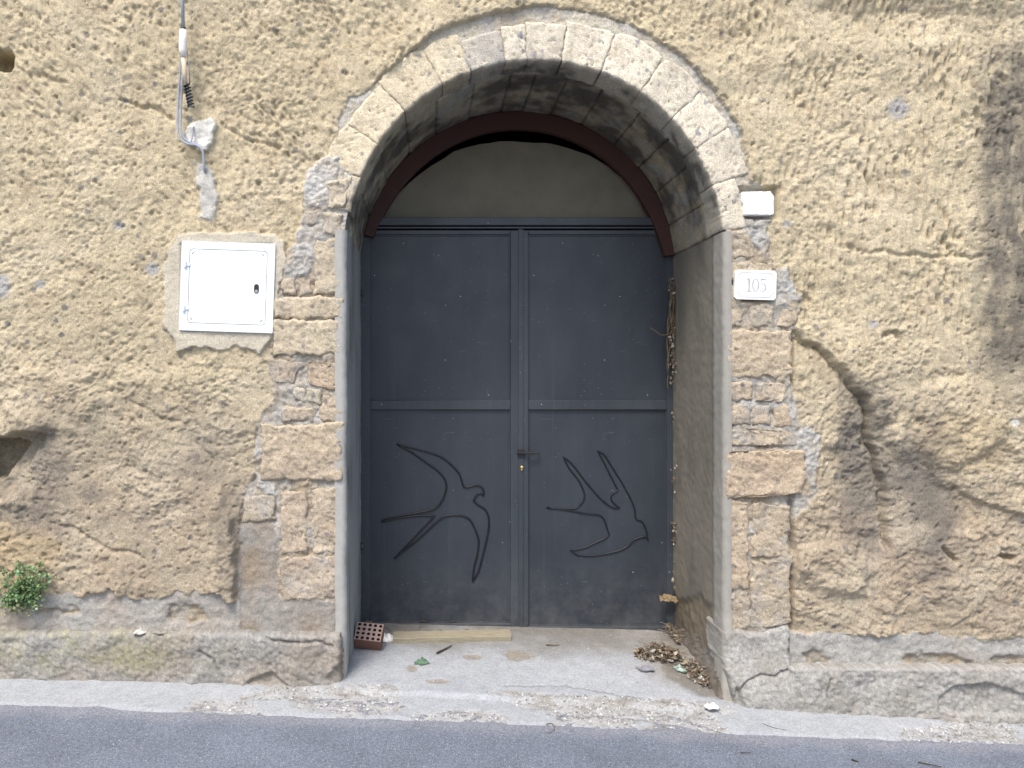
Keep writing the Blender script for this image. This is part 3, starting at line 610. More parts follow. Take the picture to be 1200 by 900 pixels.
# voussoirs of the front ring
bnd = [5.5, 19.5, 32, 43.5, 56, 69.5, 82, 92.5, 99, 110, 119.5, 133.5, 146.5, 158, 169]
rout = [248, 266, 268, 268, 269, 268, 264, 262, 258, 266, 268, 264, 264, 258]
FRONT_D = 0.20
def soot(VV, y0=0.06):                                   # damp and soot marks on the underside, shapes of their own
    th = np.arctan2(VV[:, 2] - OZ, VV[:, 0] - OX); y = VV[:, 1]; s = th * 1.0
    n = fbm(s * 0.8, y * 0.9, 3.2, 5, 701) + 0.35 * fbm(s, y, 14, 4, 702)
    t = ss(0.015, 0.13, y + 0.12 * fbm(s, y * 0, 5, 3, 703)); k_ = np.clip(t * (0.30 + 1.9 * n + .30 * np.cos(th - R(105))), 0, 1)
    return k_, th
for i in range(len(bnd) - 1):
    a0, a1 = R(bnd[i] + 0.08), R(bnd[i + 1] - 0.08); r0 = OR; r1 = rout[i] / S
    nu = max(8, int((a1 - a0) * 1.07 / 0.009)); nv = max(8, int((r1 - r0) / 0.009))
    A, Rr = np.meshgrid(np.linspace(a1, a0, nu), np.linspace(r1, r0, nv))
    if i in (3, 4, 9, 10, 12): Rr = Rr + (Rr - r0) / (r1 - r0) * 0.018 * np.sin((A - a0) / (a1 - a0) * 3.1)
    P = np.stack([OX + Rr * np.cos(A), -0.006 - 0.006 * fbm(Rr * np.cos(A), Rr * np.sin(A), 3, 3, 735), OZ + Rr * np.sin(A)], -1)
    grey = {8: .55, 6: .05, 9: .0, 10: .0}.get(i, -0.35); 
    if i == 9: grey = -0.1
    base = tint_fn(tuple(v * (1, .93, 1.04, .97, 1.05, 1.0, .95)[i % 7] for v in ((2.12, 2.14, 2.08) if i < 9 else (2.05, 1.98, 1.74))), 1.0, 720 + i * 5, 0)
    if i == 13: base = tint_fn((1.75, 1.72, 1.6), 1.0, 720, 0)
    def cf(VV, base=base, grey=grey, i=i):
        c = base(VV); x, z = VV[:, 0], VV[:, 2]; r = np.hypot(x - OX, z - OZ)
        c = cmix(c, C(0.36, 0.345, 0.33), np.clip(grey + 0.9 * fbm(x, z, 6, 4, 733) + 3.0 * np.clip(r - OR - .17, 0, 1), 0, 1) * 0.8)
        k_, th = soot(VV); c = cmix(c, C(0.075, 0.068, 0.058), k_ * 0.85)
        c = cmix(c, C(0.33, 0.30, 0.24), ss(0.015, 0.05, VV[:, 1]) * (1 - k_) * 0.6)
        return c
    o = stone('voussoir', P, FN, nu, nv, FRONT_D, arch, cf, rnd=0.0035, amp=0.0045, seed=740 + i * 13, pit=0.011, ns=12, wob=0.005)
    if i == 8: o['label'] = 'grey cement-stained voussoir left of the crown of the arch'
# soffit stones behind the ring
sb = [5.2, 16, 29, 40, 52, 66, 78, 88, 96, 108, 121, 133, 146, 160, 175]
for i in range(len(sb) - 1):
    a0, a1 = R(sb[i] + 0.06), R(sb[i + 1] - 0.06); nu = max(8, int((a1 - a0) / 0.014)); nv = 34
    A, Yy = np.meshgrid(np.linspace(a0, a1, nu), np.linspace(FRONT_D + 0.006, 0.86, nv))
    rad = OR - 0.002 + 0.004 * ((i * 7) % 3); P = np.stack([OX + rad * np.cos(A), Yy, OZ + rad * np.sin(A)], -1); Nn = np.stack([-np.cos(A), 0 * A, -np.sin(A)], -1)
    bt = tint_fn((1.25, 1.12, .92) if i < 8 else (1.4, 1.32, 1.12), 1.0, 800 + i, .25)
    def cf(VV, bt=bt):
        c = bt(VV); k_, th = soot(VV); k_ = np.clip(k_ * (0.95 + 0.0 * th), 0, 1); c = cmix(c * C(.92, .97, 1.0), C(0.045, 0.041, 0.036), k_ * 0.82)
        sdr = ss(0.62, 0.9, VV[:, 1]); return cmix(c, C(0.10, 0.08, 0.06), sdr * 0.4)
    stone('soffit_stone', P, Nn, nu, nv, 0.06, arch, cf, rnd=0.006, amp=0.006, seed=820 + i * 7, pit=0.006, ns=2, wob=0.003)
A, Yy = np.meshgrid(np.linspace(R(-2), R(182), 90), np.linspace(0.012, 0.96, 12)); rad = OR + 0.016
P = np.stack([OX + rad * np.cos(A), Yy, OZ + rad * np.sin(A)], -1).reshape(-1, 3)
c = mortar_col(P[:, 0], P[:, 1] + P[:, 2], 0.4) * 0.7
mk('soffit_mortar', P, gridF(90, 12), M_TUFF, arch, col=c, orient=(0, 0, 1))
# jamb faces: plaster with a rounded front corner
def jamb(side):
    xe = OX + side * OR; zt = OZ + 0.10 if side < 0 else OZ + 0.09
    s = np.concatenate([np.linspace(0, 0.045, 8)[:-1], 0.045 + np.linspace(0, 0.048, 9)[:-1], 0.093 + np.linspace(0, 0.88, 60)])
    zz = np.arange(-0.16, zt, 0.010); Sg, Zg = np.meshgrid(s, zz); r = 0.03
    q = 600 + S * xe
    wide = 0.030 if side < 0 else 0.012
    y = np.where(Sg < 0.045, -0.018, np.where(Sg < 0.093, -0.018 + r * (1 - np.cos((Sg - 0.045) / 0.048 * math.pi / 2)), -0.018 + r + (Sg - 0.093)))
    xo = np.where(Sg < 0.045, wide * (1 - Sg / 0.045) + r, np.where(Sg < 0.093, r * (1 - np.sin((Sg - 0.045) / 0.048 * math.pi / 2)), 0))
    out = xo                                             # distance into the wall side
    nse = 0.0035 * fbm(y + Sg * 0, Zg, 5, 4, 901 + side) + 0.002 * fbm(y, Zg, 26, 3, 903)
    if side > 0:                                         # a raised band at the front edge, plaster lost near the foot
        nse += 0.006 * ss(0.16, 0.14, y)
        lost = ss(0.015, -0.015, Zg - (0.40 - 0.12 * ss(.2, .8, y) + 0.05 * fbm(y, Zg, 5, 4, 905))) ; nse -= lost * ss(.1, .2, y) * (0.012 - 0.008 * fbm(y, Zg, 14, 4, 906))
        nse += ss(0.36, -0.05, Zg) * 0.00
    else:
        lost = ss(0.02, -0.02, y - 0.0 + 0.03 * fbm(y, Zg, 12, 3, 908) - 0.0 * Zg) * 0
        nse += 0.006 * fbm(y * 0, Zg, 3, 3, 909) * ss(0.1, 0, y)
    x = xe + side * (out) - side * nse
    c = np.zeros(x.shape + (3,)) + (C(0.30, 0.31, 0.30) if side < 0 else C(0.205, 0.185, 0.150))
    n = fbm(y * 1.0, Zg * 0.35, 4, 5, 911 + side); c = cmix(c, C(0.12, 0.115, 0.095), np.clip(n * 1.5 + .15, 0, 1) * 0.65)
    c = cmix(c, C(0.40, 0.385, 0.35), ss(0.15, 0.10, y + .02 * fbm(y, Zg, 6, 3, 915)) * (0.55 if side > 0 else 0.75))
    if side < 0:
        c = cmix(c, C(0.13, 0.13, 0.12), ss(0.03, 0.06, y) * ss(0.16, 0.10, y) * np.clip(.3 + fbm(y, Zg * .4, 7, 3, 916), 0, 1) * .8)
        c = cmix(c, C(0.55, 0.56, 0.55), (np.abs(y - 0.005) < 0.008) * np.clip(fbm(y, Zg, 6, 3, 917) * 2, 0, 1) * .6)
    if side > 0:
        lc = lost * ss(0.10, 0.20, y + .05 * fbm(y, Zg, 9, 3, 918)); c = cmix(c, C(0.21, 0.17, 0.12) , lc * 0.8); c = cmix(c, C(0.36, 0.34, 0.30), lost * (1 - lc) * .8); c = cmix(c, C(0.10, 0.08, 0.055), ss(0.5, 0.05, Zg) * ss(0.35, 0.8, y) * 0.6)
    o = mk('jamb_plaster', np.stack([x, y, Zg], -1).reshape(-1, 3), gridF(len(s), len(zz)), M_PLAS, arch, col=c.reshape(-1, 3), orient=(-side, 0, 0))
    # normals: recompute orientation from a face well inside the reveal
    k = len(s) // 2; p = o.data.polygons[k]
    if p.normal.x * -side < 0: o.data.flip_normals()
    o['label'] = 'bluish grey plaster face of the left jamb' if side < 0 else 'brownish plaster face of the right jamb, broken at its foot'
jamb(-1); jamb(1)

# ---------------------------------------------------------------- ground
gx = [-6000, 0, 403, 865, 1200, 7000]; gz_ = [0.094 + 6000 * 1.1e-4, 0.094, 0.05, -0.06, -0.14, -0.14 - 5800 * 2.2e-4]
def g_front(x): return np.interp(600 + S * x, gx, gz_)
def g_back(x): return np.interp(x, [-3, OX - 1, OX + 1, 3], [0.10, 0.060, 0.013, -0.02])
exy = [(-600, 812), (0, 825), (115, 828), (147, 832), (224, 835), (400, 841), (600, 849), (840, 861.5), (1020, 869.5), (1200, 877), (1800, 898)]
ex, ey = [], []
for px, py in exy:
    k_ = (py - 436) / (S * (EYE - float(np.interp(px, gx, gz_)) + 0.008)); ex.append(CX + (px - 503) / S / k_); ey.append(D / k_ - D)
def edge_y(x): return np.interp(x, ex, ey) 
def g_z(x, y):
    inside = ss(-0.06, 0.5, y); z = mix(g_front(x), g_back(x), inside) - 0.03 * np.clip(-0.09 - y, 0, 20)
    return z
# concrete apron and doorway floor
ax_ = coords(-2.95, 2.85, 0.011, -30, 30, 1.04, 0.5); vv = np.concatenate([np.linspace(0, 1, 42) ** 1.0 * 0.42, 0.42 + np.linspace(0, 1, 76)[1:] * 0.58])
AX, VV_ = np.meshgrid(ax_, vv)
Ey = edge_y(AX) + 0.012 * fbm(AX, AX * 0, 6, 4, 1001) ; Yf = 0.06
AY = np.where(VV_ < 0.42, mix(Ey, Yf, VV_ / 0.42), mix(Yf, 1.0, (VV_ - 0.42) / 0.58))
AZ = g_z(AX, AY) + 0.004
lin = 0.004 * fbm(AX, AY, 4, 4, 1002)
stepm = ss(-0.155, -0.125, AY + 0.02 * fbm(AX, AY * 0, 5, 3, 1003)) * ss(OX - OR - .25, OX - OR + .05, AX) * ss(OX + OR + .05, OX + OR - .2, AX)
AZ += lin + 0.016 * stepm
AZ -= 0.012 * ss(0.03, 0.0, AY - Ey)                      # thin ragged edge onto the asphalt
apx = 503 + (AX - CX) * S * D / (D + AY)
brk = np.clip(fbm(AX, AY, 2.6, 4, 1004) * 1.6 + 0.55, 0, 1) * ss(-0.02, -0.10, AY)
brk *= np.clip(ss(120, 240, apx) * ss(900, 820, apx) + ss(990, 1080, apx), 0, 1)
brk = ss(0.25, 0.6, brk) * ss(0.0, 0.03, AY - Ey)
AZ += brk * (0.010 * fbm(AX, AY, 30, 4, 1005) + 0.006 * fbm(AX, AY, 80, 2, 1006) - 0.006)
def gblob(cx, cy, rx, ry, seed):
    d = np.hypot((AX - cx) / rx, (AY - cy) / ry) + 0.4 * fbm(AX, AY, 9, 4, seed); return ss(1.1, 0.75, d)
def gp(px, py, z=0.0):
    k_ = (py - 436) / (S * (EYE - z)); return CX + (px - 503) / S / k_, D / k_ - D
gc = np.zeros(AX.shape + (3,)) + C(0.37, 0.385, 0.40)
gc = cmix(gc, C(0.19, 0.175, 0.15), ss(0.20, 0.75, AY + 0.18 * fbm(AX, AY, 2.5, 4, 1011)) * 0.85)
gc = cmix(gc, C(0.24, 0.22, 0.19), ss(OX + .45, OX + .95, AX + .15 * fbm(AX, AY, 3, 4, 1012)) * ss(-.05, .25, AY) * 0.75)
gc = cmix(gc, C(0.45, 0.455, 0.455), np.clip(fbm(AX, AY, 3, 4, 1013) * 1.2, 0, 1) * 0.5)
gc = cmix(gc, C(0.40, 0.395, 0.375), brk * 0.7)
gc = cmix(gc, C(0.25, 0.23, 0.195), brk * np.clip(fbm(AX, AY, 9, 4, 1014) * 2, 0, 1) * 0.8)
gc = gc * (1 + 0.12 * fbm(AX, AY, 14, 4, 1015) + 0.12 * fbm(AX, AY, 60, 2, 1016))[..., None]
for px, py, rx, ry, s in ((607, 778, .095, .075, 1), (554, 781, .06, .035, 2), (515, 808, .07, .03, 3), (483, 795, .03, .05, 4), (790, 846, .20, .05, 5), (700, 765, .05, .02, 6)):
    cx, cy = gp(px, py); b = gblob(cx, cy, rx, ry, 1020 + s); gc = cmix(gc, C(0.27, 0.235, 0.185), b * 0.8); AZ += b * (-0.006 + 0.007 * fbm(AX, AY, 45, 3, 1030 + s))
cx, cy = gp(822, 800, -.04); b = gblob(cx, cy, .20, .22, 1040); gc = cmix(gc, C(0.15, 0.13, 0.10), b * 0.7)
for pts in ([(745, 826), (790, 832), (850, 848), (880, 852)], [(0, 811), (35, 797)], [(640, 838), (720, 836), (800, 842)], [(590, 812), (660, 808), (800, 822)], [(1000, 850), (1060, 856), (1110, 858)]):
    W_ = [gp(a, b_, -.01) for a, b_ in pts]; d, _, _ = pdist(AX + .012 * fbm(AX, AY, 12, 3, 1050), AY + .012 * fbm(AX, AY, 12, 3, 1051), W_); AZ -= 0.008 * ss(0.009, 0.002, d); gc = cmix(gc, C(0.13, 0.11, 0.09), ss(0.008, 0.002, d) * 0.7)
crl = ss(0.05, 0.0, AY - Ey) ; gc = cmix(gc, C(0.30, 0.305, 0.32), crl * 0.4)
GV = np.stack([AX, AY, AZ], -1).reshape(-1, 3); GF = gridF(len(ax_), len(vv))
ctr = GV[GF].mean(1); keep = (ctr[:, 1] < 0.06) | (np.abs(ctr[:, 0] - OX) < OR + 0.06); GF = GF[keep]
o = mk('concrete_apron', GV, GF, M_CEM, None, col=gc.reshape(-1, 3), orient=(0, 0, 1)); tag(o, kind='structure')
def floor_z(x, y): return float(np.interp(0, [0], [0])) + float(g_z(np.array([x]), np.array([y]))[0]) + 0.004 + (0.016 if (-0.14 < y and abs(x - OX) < OR) else 0)
# road
rx_ = coords(-3.2, 3.1, 0.02, -40, 40, 1.08, 1.5); ry_ = np.concatenate([-np.geomspace(12, 0.75, 40), np.linspace(-0.74, 0.02, 60)])
RX, RY = np.meshgrid(rx_, ry_); RZ = g_front(RX) - 0.03 * np.clip(-0.09 - RY, 0, 20) - 0.004 + 0.003 * fbm(RX, RY, 2, 3, 1101)
RZ = np.where(RY > -0.2, RZ - 0.02, RZ)
rc = np.zeros(RX.shape + (3,)) + C(0.150, 0.170, 0.212); rc = rc * (1 + 0.20 * fbm(RX, RY, 3, 5, 1102))[..., None]
rc = cmix(rc, C(0.28, 0.285, 0.30), ss(0.14, 0.0, edge_y(RX) - RY + .05 * fbm(RX, RY, 5, 3, 1103)) * 0.5)
tag(mk('road', np.stack([RX, RY, RZ], -1).reshape(-1, 3), gridF(len(rx_), len(ry_)), M_ASPH, None, col=rc.reshape(-1, 3), orient=(0, 0, 1)), kind='structure')
# far side pavement strip
RX2, RY2 = np.meshgrid(np.linspace(-40, 40, 60), np.linspace(-60, -12, 12)); RZ2 = g_front(RX2) - 0.03 * 11.9 + 0.1
tag(mk('ground', np.stack([RX2, RY2, RZ2], -1).reshape(-1, 3), gridF(60, 12), M_CEM, None, col=np.zeros((720, 3)) + C(.3, .29, .26), orient=(0, 0, 1)), kind='structure')

# ---------------------------------------------------------------- plinths and footings (parts of the rock wall)
def cracks(lines, lost=()):
    def f(P):
        px = 503 + (P[..., 0] - CX) * S * D / (D + P[..., 1]); py = 436 + (EYE - P[..., 2]) * S * D / (D + P[..., 1]); h = np.zeros(px.shape)
        px = px + 2.5 * fbm(P[..., 0], P[..., 2], 14, 3, 1261); py = py + 2.5 * fbm(P[..., 0], P[..., 2], 14, 3, 1262)
        for l in lines: d, _, _ = pdist(px, py, l); h = h - 0.016 * ss(2.2, 0.5, d)
        for poly in lost: d, _, _ = pdist(px, py, list(poly) + [poly[0]]); h = h - 0.022 * ss(-1.5, 2, np.where(inpoly(px, py, poly), d, -d))
        return h
    return f
def plinth(pxa, pxb, topf, prot, seed, colf, label, crk=None, step=0.008):
    a, b = wx(pxa), wx(pxb); nu = int((b - a) / step); nv = 40
    x = np.linspace(a, b, nu); v = np.linspace(0, 1, nv); XX, VV2 = np.meshgrid(x, v)
    zt = topf(600 + S * XX); zb = g_front(XX) - 0.05; ZZ = mix(zt, zb, VV2)
    y = -prot - 0.020 * VV2 + 0.010 * fbm(XX, ZZ, 3.2, 4, seed) + 0.006 * fbm(XX, ZZ, 12, 3, seed + 1)
    P = np.stack([XX, y, ZZ], -1)
    o = stone('cement_plinth', P, FN, nu, nv, prot + 0.10, rock, colf, mat=M_CEM, rnd=0.018, amp=0.014, seed=seed, pit=0.006, ns=10, wob=0.006, extra=crk); o['label'] = label
def topl(p): return 0.325 - 0.012 * ss(200, 403, p) + 0.006 * fbm(p / S, p * 0, 3, 3, 1201)
def topr(p): return 0.150 - (p - 925) * 3.5e-5 + 0.006 * fbm(p / S, p * 0, 3, 3, 1202)
def cl(VV):
    x, z = VV[:, 0], VV[:, 2]; p = 600 + S * x; c = cement_col(x, z + VV[:, 1], 0.30) * 0.84
    c = cmix(c, C(0.30, 0.30, 0.29), ss(0.20, 0.35, z) * 0.3)
    gr_ = 0.55 + 0.9 * fbm(x, z, 40, 3, 1215, .8)
    li = np.clip(0.40 + 1.1 * fbm(x, z, 3.0, 6, 1211, .7), 0, 1) * ss(330, 150, p) * ss(0.08, 0.20, z) * np.clip(gr_, 0, 1); c = cmix(c, C(0.31, 0.295, 0.135), li)
    li = np.clip(-0.1 + 1.5 * fbm(x, z, 6, 5, 1212, .7), 0, 1) * ss(280, 90, p) * ss(0.15, 0.25, z) * np.clip(gr_ + .2, 0, 1); c = cmix(c, C(0.52, 0.47, 0.20), li * 0.8)
    c = c * (1 + 0.30 * fbm(x, z, 55, 2, 1216))[..., None]
    dk = np.clip(fbm(x, z, 6, 4, 1213) * 1.3 + .1, 0, 1) * ss(0.30, 0.16, z); return cmix(c, C(0.21, 0.20, 0.17), dk * 0.5)
def cr_(VV):
    x, z = VV[:, 0], VV[:, 2]; c = cement_col(x, z + VV[:, 1], -0.2) * 0.98; c = c * (1 + 0.28 * fbm(x, z, 50, 2, 1217))[..., None]
    return cmix(c, C(0.22, 0.20, 0.165), np.clip(fbm(x, z, 5, 5, 1214) * 1.4 + .1, 0, 1) * 0.5)
plinth(-1500, 401, topl, 0.075, 1221, cl, 'low cement plinth with yellow lichen left of the doorway', cracks([[(300, 742), (322, 752), (345, 753), (372, 752), (390, 758)], [(232, 762), (250, 775), (262, 800)]], [[(286, 803), (300, 793), (318, 789), (340, 806)], [(380, 798), (402, 770), (402, 810)]]))
plinth(918, 3000, topr, 0.085, 1231, cr_, 'rough grey cement plinth right of the doorway', cracks([[(975, 795), (970, 812), (976, 835)]], [[(1100, 822), (1112, 806), (1140, 802), (1165, 801), (1200, 814), (1260, 816), (1260, 842), (1120, 838), (1104, 832)]]))
# footing at the right jamb: smooth cement swelling towards the ground
nu, nv = 60, 80; U, Vv = np.meshgrid(np.linspace(0, 1, nu), np.linspace(0, 1, nv))
fxl = np.interp(Vv, [0, .4, 1], [846, 847, 861]); fxr = np.full(Vv.shape, 925.0); px_ = mix(fxl, fxr, U); py_ = mix(740 - 6 * U - 4 * np.sin(U * 9), 842 + 3 * U, Vv)
P = np.stack([wx(px_), -0.024 - 0.072 * ss(0.1, 0.75, Vv) * (0.7 + .3 * ss(0, .3, U)), wz(py_)], -1)
stone('cement_footing', P, FN, nu, nv, 0.22, rock, cr_, mat=M_CEM, rnd=0.035, amp=0.008, seed=1241, pit=0.004, ns=8, extra=cracks([[(871, 830), (867, 812), (876, 800), (892, 791), (908, 793), (924, 786)]], [[(858, 834), (864, 806), (870, 812), (870, 836)]]))['label'] = 'smooth grey cement footing at the right corner of the doorway'
# foot of the reveal on the right, brown rubble
nu, nv = 70, 50; U, Vv = np.meshgrid(np.linspace(0, 1, nu), np.linspace(0, 1, nv)); yy = mix(0.0, 0.9, U); zz = mix(0.16 + 0.03 * np.sin(U * 5) - .05 * U, -0.12, Vv)
P = np.stack([OX + OR + 0.012 - 0.045 * ss(0, 1, Vv), yy, zz], -1)
def crf(VV):
    c = cement_col(VV[:, 1], VV[:, 2], 0.7) * 0.62; return cmix(c, C(0.11, 0.085, 0.055), np.clip(fbm(VV[:, 1], VV[:, 2], 6, 4, 1251) + .35, 0, 1) * 0.7)
stone('reveal_footing', P, np.array([-1.0, 0, 0]), nu, nv, 0.08, arch, crf, mat=M_CEM, rnd=0.015, amp=0.010, seed=1252, pit=0.006, ns=3)

# ---------------------------------------------------------------- inside of the arch: red band, board, dark room
mb = MB(); n = 70
y0, y1, ro = 0.815, 0.865, 0.992
pts = []
for k in range(n + 1):
    t = mix(R(5), R(167.5), k / n); r2 = ro; ri = 0.885 + 0.05 * abs(k / n * 2 - 1) ** 5; c_, s_ = math.cos(t), math.sin(t)
    pts.append([(OX + ri * c_, y0, OZ + ri * s_), (OX + r2 * c_, y0, OZ + r2 * s_), (OX + r2 * c_, y1, OZ + r2 * s_), (OX + ri * c_, y1, OZ + ri * s_)])
b = len(mb.v); mb.v += [p for q in pts for p in q]
for k in range(n):
    for j in range(4): mb.f.append((b + k * 4 + j, b + k * 4 + (j + 1) % 4, b + (k + 1) * 4 + (j + 1) % 4, b + (k + 1) * 4 + j))
mb.f += [(b, b + 1, b + 2, b + 3), (b + n * 4 + 3, b + n * 4 + 2, b + n * 4 + 1, b + n * 4)]
mb.build('red_arch_band', M_RED, arch)
yb = 0.93
out = [(441, 262), (446, 250), (462, 232), (480, 214), (505, 194), (532, 178), (562, 168.5), (585, 166), (612, 166), (640, 168), (665, 173), (690, 182), (712, 194), (732, 212), (748, 233), (760, 256), (763, 262)]
fine = []
for i in range(len(out) - 1):
    for t in (0, .5): fine.append((mix(out[i][0], out[i + 1][0], t) + .5 * math.sin(i * 2.1), mix(out[i][1], out[i + 1][1], t) + 0.5 * math.sin(i * 3.3 + t)))
fine.append(out[-1])
poly = [(at(a, b_, yb)[0], at(a, b_, yb)[2]) for a, b_ in fine]; mb = MB(); mb.prism(poly, yb, yb + 0.025); mb.build('tympanum_board', M_BOARD, arch)
mb = MB(); mb.box(OX - 1.25, OX + 1.25, 0.97, 2.6, -0.1, 3.6); o = mb.build('dark_room', M_DARK, arch)
import bmesh
bm = bmesh.new(); bm.from_mesh(o.data); bmesh.ops.delete(bm, geom=[f for f in bm.faces if f.normal.y < -0.9], context='FACES'); bm.to_mesh(o.data); bm.free()
# walls closing the gap between reveal and room
for a, b_ in ((OX - 1.3, OX - OR - 0.02), (OX + OR + 0.02, OX + 1.3)):
    mb = MB(); mb.box(a, b_, 0.90, 1.0, -0.1, 3.6); mb.build('rear_jamb', M_DARK, arch)

# ---------------------------------------------------------------- metal double door
YD = 0.87
door = empty('metal_door', at(606, 740, YD), 'slate grey metal double door with welded swallow outlines', 'door')
kd = (D + YD) / D / S
def dx(px): return CX + (px - 503) * kd
def dz(py): return EYE + (436 - py) * kd
def bars(parent, lst, mat=M_DFRAME, b=0.0025):
    for nm, x0, x1, p0, p1, f, bk in lst:
        mb = MB(); mb.bev(dx(x0), dx(x1), YD + f, YD + bk, dz(p1), dz(p0), b); mb.build(nm, mat, parent)
bars(door, [('lintel', 443, 768, 256, 265, -0.035, 0.03), ('top_channel', 441, 766, 266.4, 268.6, -0.026, 0.03)])
for i, x in enumerate((450, 540, 604, 662, 740)):
    pass
def leaf(name, xo, xi, px0, px1, left):
    lf = bpy.data.objects.new(name, None); COL.objects.link(lf); lf.parent = door
    lf.location = Vector((dx((xo + xi) / 2), YD, dz(738))) - Vector(door.location)
    a, b_ = (xo, px0) if left else (px1, xo); c_, d_ = (px1, xi) if left else (xi, px0)
    zb = 737.5 if left else 741
    pr = [('panel', px0 - 2 if left else px0 - 2, px1 + 2, 273, 470.5, 0.010, 0.016), ('panel', px0 - 2, px1 + 2, 479, zb - 6, 0.010, 0.016)]
    bars(lf, pr, M_DOOR, 0.001)
    bars(lf, [('stile', a, b_, 270, zb, -0.010, 0.03), ('stile', c_, d_, 270, zb, -0.010, 0.03)])
    bars(lf, [('rail', px0, px1, 270, 275, -0.009, 0.028), ('rail', px0, px1, 469, 480, -0.009, 0.028), ('rail', px0, px1, zb - 7, zb, -0.009, 0.028)])
    bars(lf, [('bead', px0, px0 + 1.4, 275, 468, 0.002, 0.012), ('bead', px1 - 1.4, px1, 275, 468, 0.002, 0.012), ('bead', px0 + 1.4, px1 - 1.4, 275, 276.4, 0.002, 0.012),
              ('bead', px0, px0 + 1.4, 481, zb - 7, 0.002, 0.012), ('bead', px1 - 1.4, px1, 481, zb - 7, 0.002, 0.012), ('bead', px0 + 1.4, px1 - 1.4, zb - 8.4, zb - 7, 0.002, 0.012)], b=0.0008)
    return lf
LL = leaf('door_leaf', 422, 607.5, 434.5, 598, True); LL['label'] = 'left door leaf with the larger swallow outline'
RL = leaf('door_leaf', 794, 609.5, 619, 781, False); RL['label'] = 'right door leaf with latch and smaller swallow outline'
bars(RL, [('cover_strip', 607, 613, 269, 740, -0.016, -0.0105)], b=0.0015)
def bird(parent, pts, ox, oy, r=0.0062):
    P = [at(ox + a / 3, oy + b / 3, YD + 0.006) for a, b in pts]; dense = []
    m = len(P)
    for i in range(m):                                    # mild rounding except at the sharp tips
        p0, p1, p2, p3 = [Vector(P[(i + k) % m]) for k in (-1, 0, 1, 2)]
        d1 = (p2 - p0); d2 = (p3 - p1)
        sharp1 = (p1 - p0).normalized().dot((p2 - p1).normalized()) < 0.25; sharp2 = (p2 - p1).normalized().dot((p3 - p2).normalized()) < 0.25
        L_ = (p2 - p1).length; t1 = (p2 - p1) if sharp1 else d1.normalized() * L_; t2 = (p2 - p1) if sharp2 else d2.normalized() * L_
        for k in range(4):
            t = k / 4; h1 = 2 * t**3 - 3 * t**2 + 1; h2 = t**3 - 2 * t**2 + t; h3 = -2 * t**3 + 3 * t**2; h4 = t**3 - t**2
            dense.append(p1 * h1 + t1 * h2 * 0.8 + p2 * h3 + t2 * h4 * 0.8)
    mb = MB(); mb.tube(dense, r, 6, closed=True); return mb.build('swallow_outline', M_ROD, parent, smooth=True)
bird(LL, [(195, 122), (270, 140), (345, 163), (388, 195), (416, 228), (430, 270), (446, 273), (470, 265), (490, 270), (500, 285), (500, 303), (487, 292), (474, 304), (465, 320), (482, 336), (505, 350), (518, 378), (518, 420), (508, 470), (482, 570), (462, 605), (466, 560), (480, 500), (483, 460), (470, 420), (450, 385), (425, 373), (390, 371), (360, 377), (330, 400), (280, 448), (187, 524), (240, 468), (300, 405), (328, 375), (280, 372), (215, 380), (140, 395), (160, 384), (230, 370), (300, 357), (335, 345), (360, 310), (370, 270), (361, 240), (335, 212), (300, 187), (250, 152)], 400, 480)
bird(RL, [(180, 165), (200, 205), (235, 250), (255, 298), (250, 322), (220, 348), (122, 345), (180, 351), (260, 365), (310, 372), (325, 390), (335, 420), (340, 442), (300, 465), (250, 487), (205, 495), (235, 513), (300, 512), (370, 498), (408, 480), (430, 457), (470, 447), (478, 460), (473, 430), (465, 408), (455, 392), (436, 385), (431, 350), (415, 310), (385, 255), (350, 200), (325, 160), (300, 143), (320, 180), (350, 240), (372, 283), (352, 298), (349, 318), (378, 347), (350, 343), (310, 312), (260, 255), (210, 190)], 600, 480, 0.005)
mb = MB(); mb.tube([at(606, 530.5, YD - 0.03), at(622, 531, YD - 0.03), at(632, 530.5, YD - 0.03)], 0.008, 8); mb.tube([at(611, 530.5, YD - 0.03), at(611, 530.5, YD - 0.005)], 0.007, 8); mb.tube([at(631, 530.5, YD - 0.03), at(631, 530.5, YD - 0.005)], 0.006, 8)
mb.bev(dx(606.5), dx(614), YD - 0.023, YD - 0.0165, dz(536), dz(526)); mb.build('latch', M_BLACK, RL)
mb = MB(); mb.tube([at(611.5, 547.5, YD - 0.022), at(611.5, 547.5, YD - 0.012)], 0.010, 10); mb.tube([at(611.5, 550.5, YD - 0.0215), at(611.5, 550.5, YD - 0.012)], 0.006, 8); mb.build('lock_cylinder', M_BRASS, RL, True)
for py in (344, 640):
    mb = MB(); mb.tube([(dx(424.5), YD - 0.018, dz(py + 3.5)), (dx(424.5), YD - 0.018, dz(py - 3.5))], 0.010, 8); mb.build('hinge', M_DFRAME, LL, True)
    mb = MB(); mb.tube([(dx(790.5), YD - 0.018, dz(py + 3.5)), (dx(790.5), YD - 0.018, dz(py - 3.5))], 0.010, 8); mb.build('hinge', M_DFRAME, RL, True)

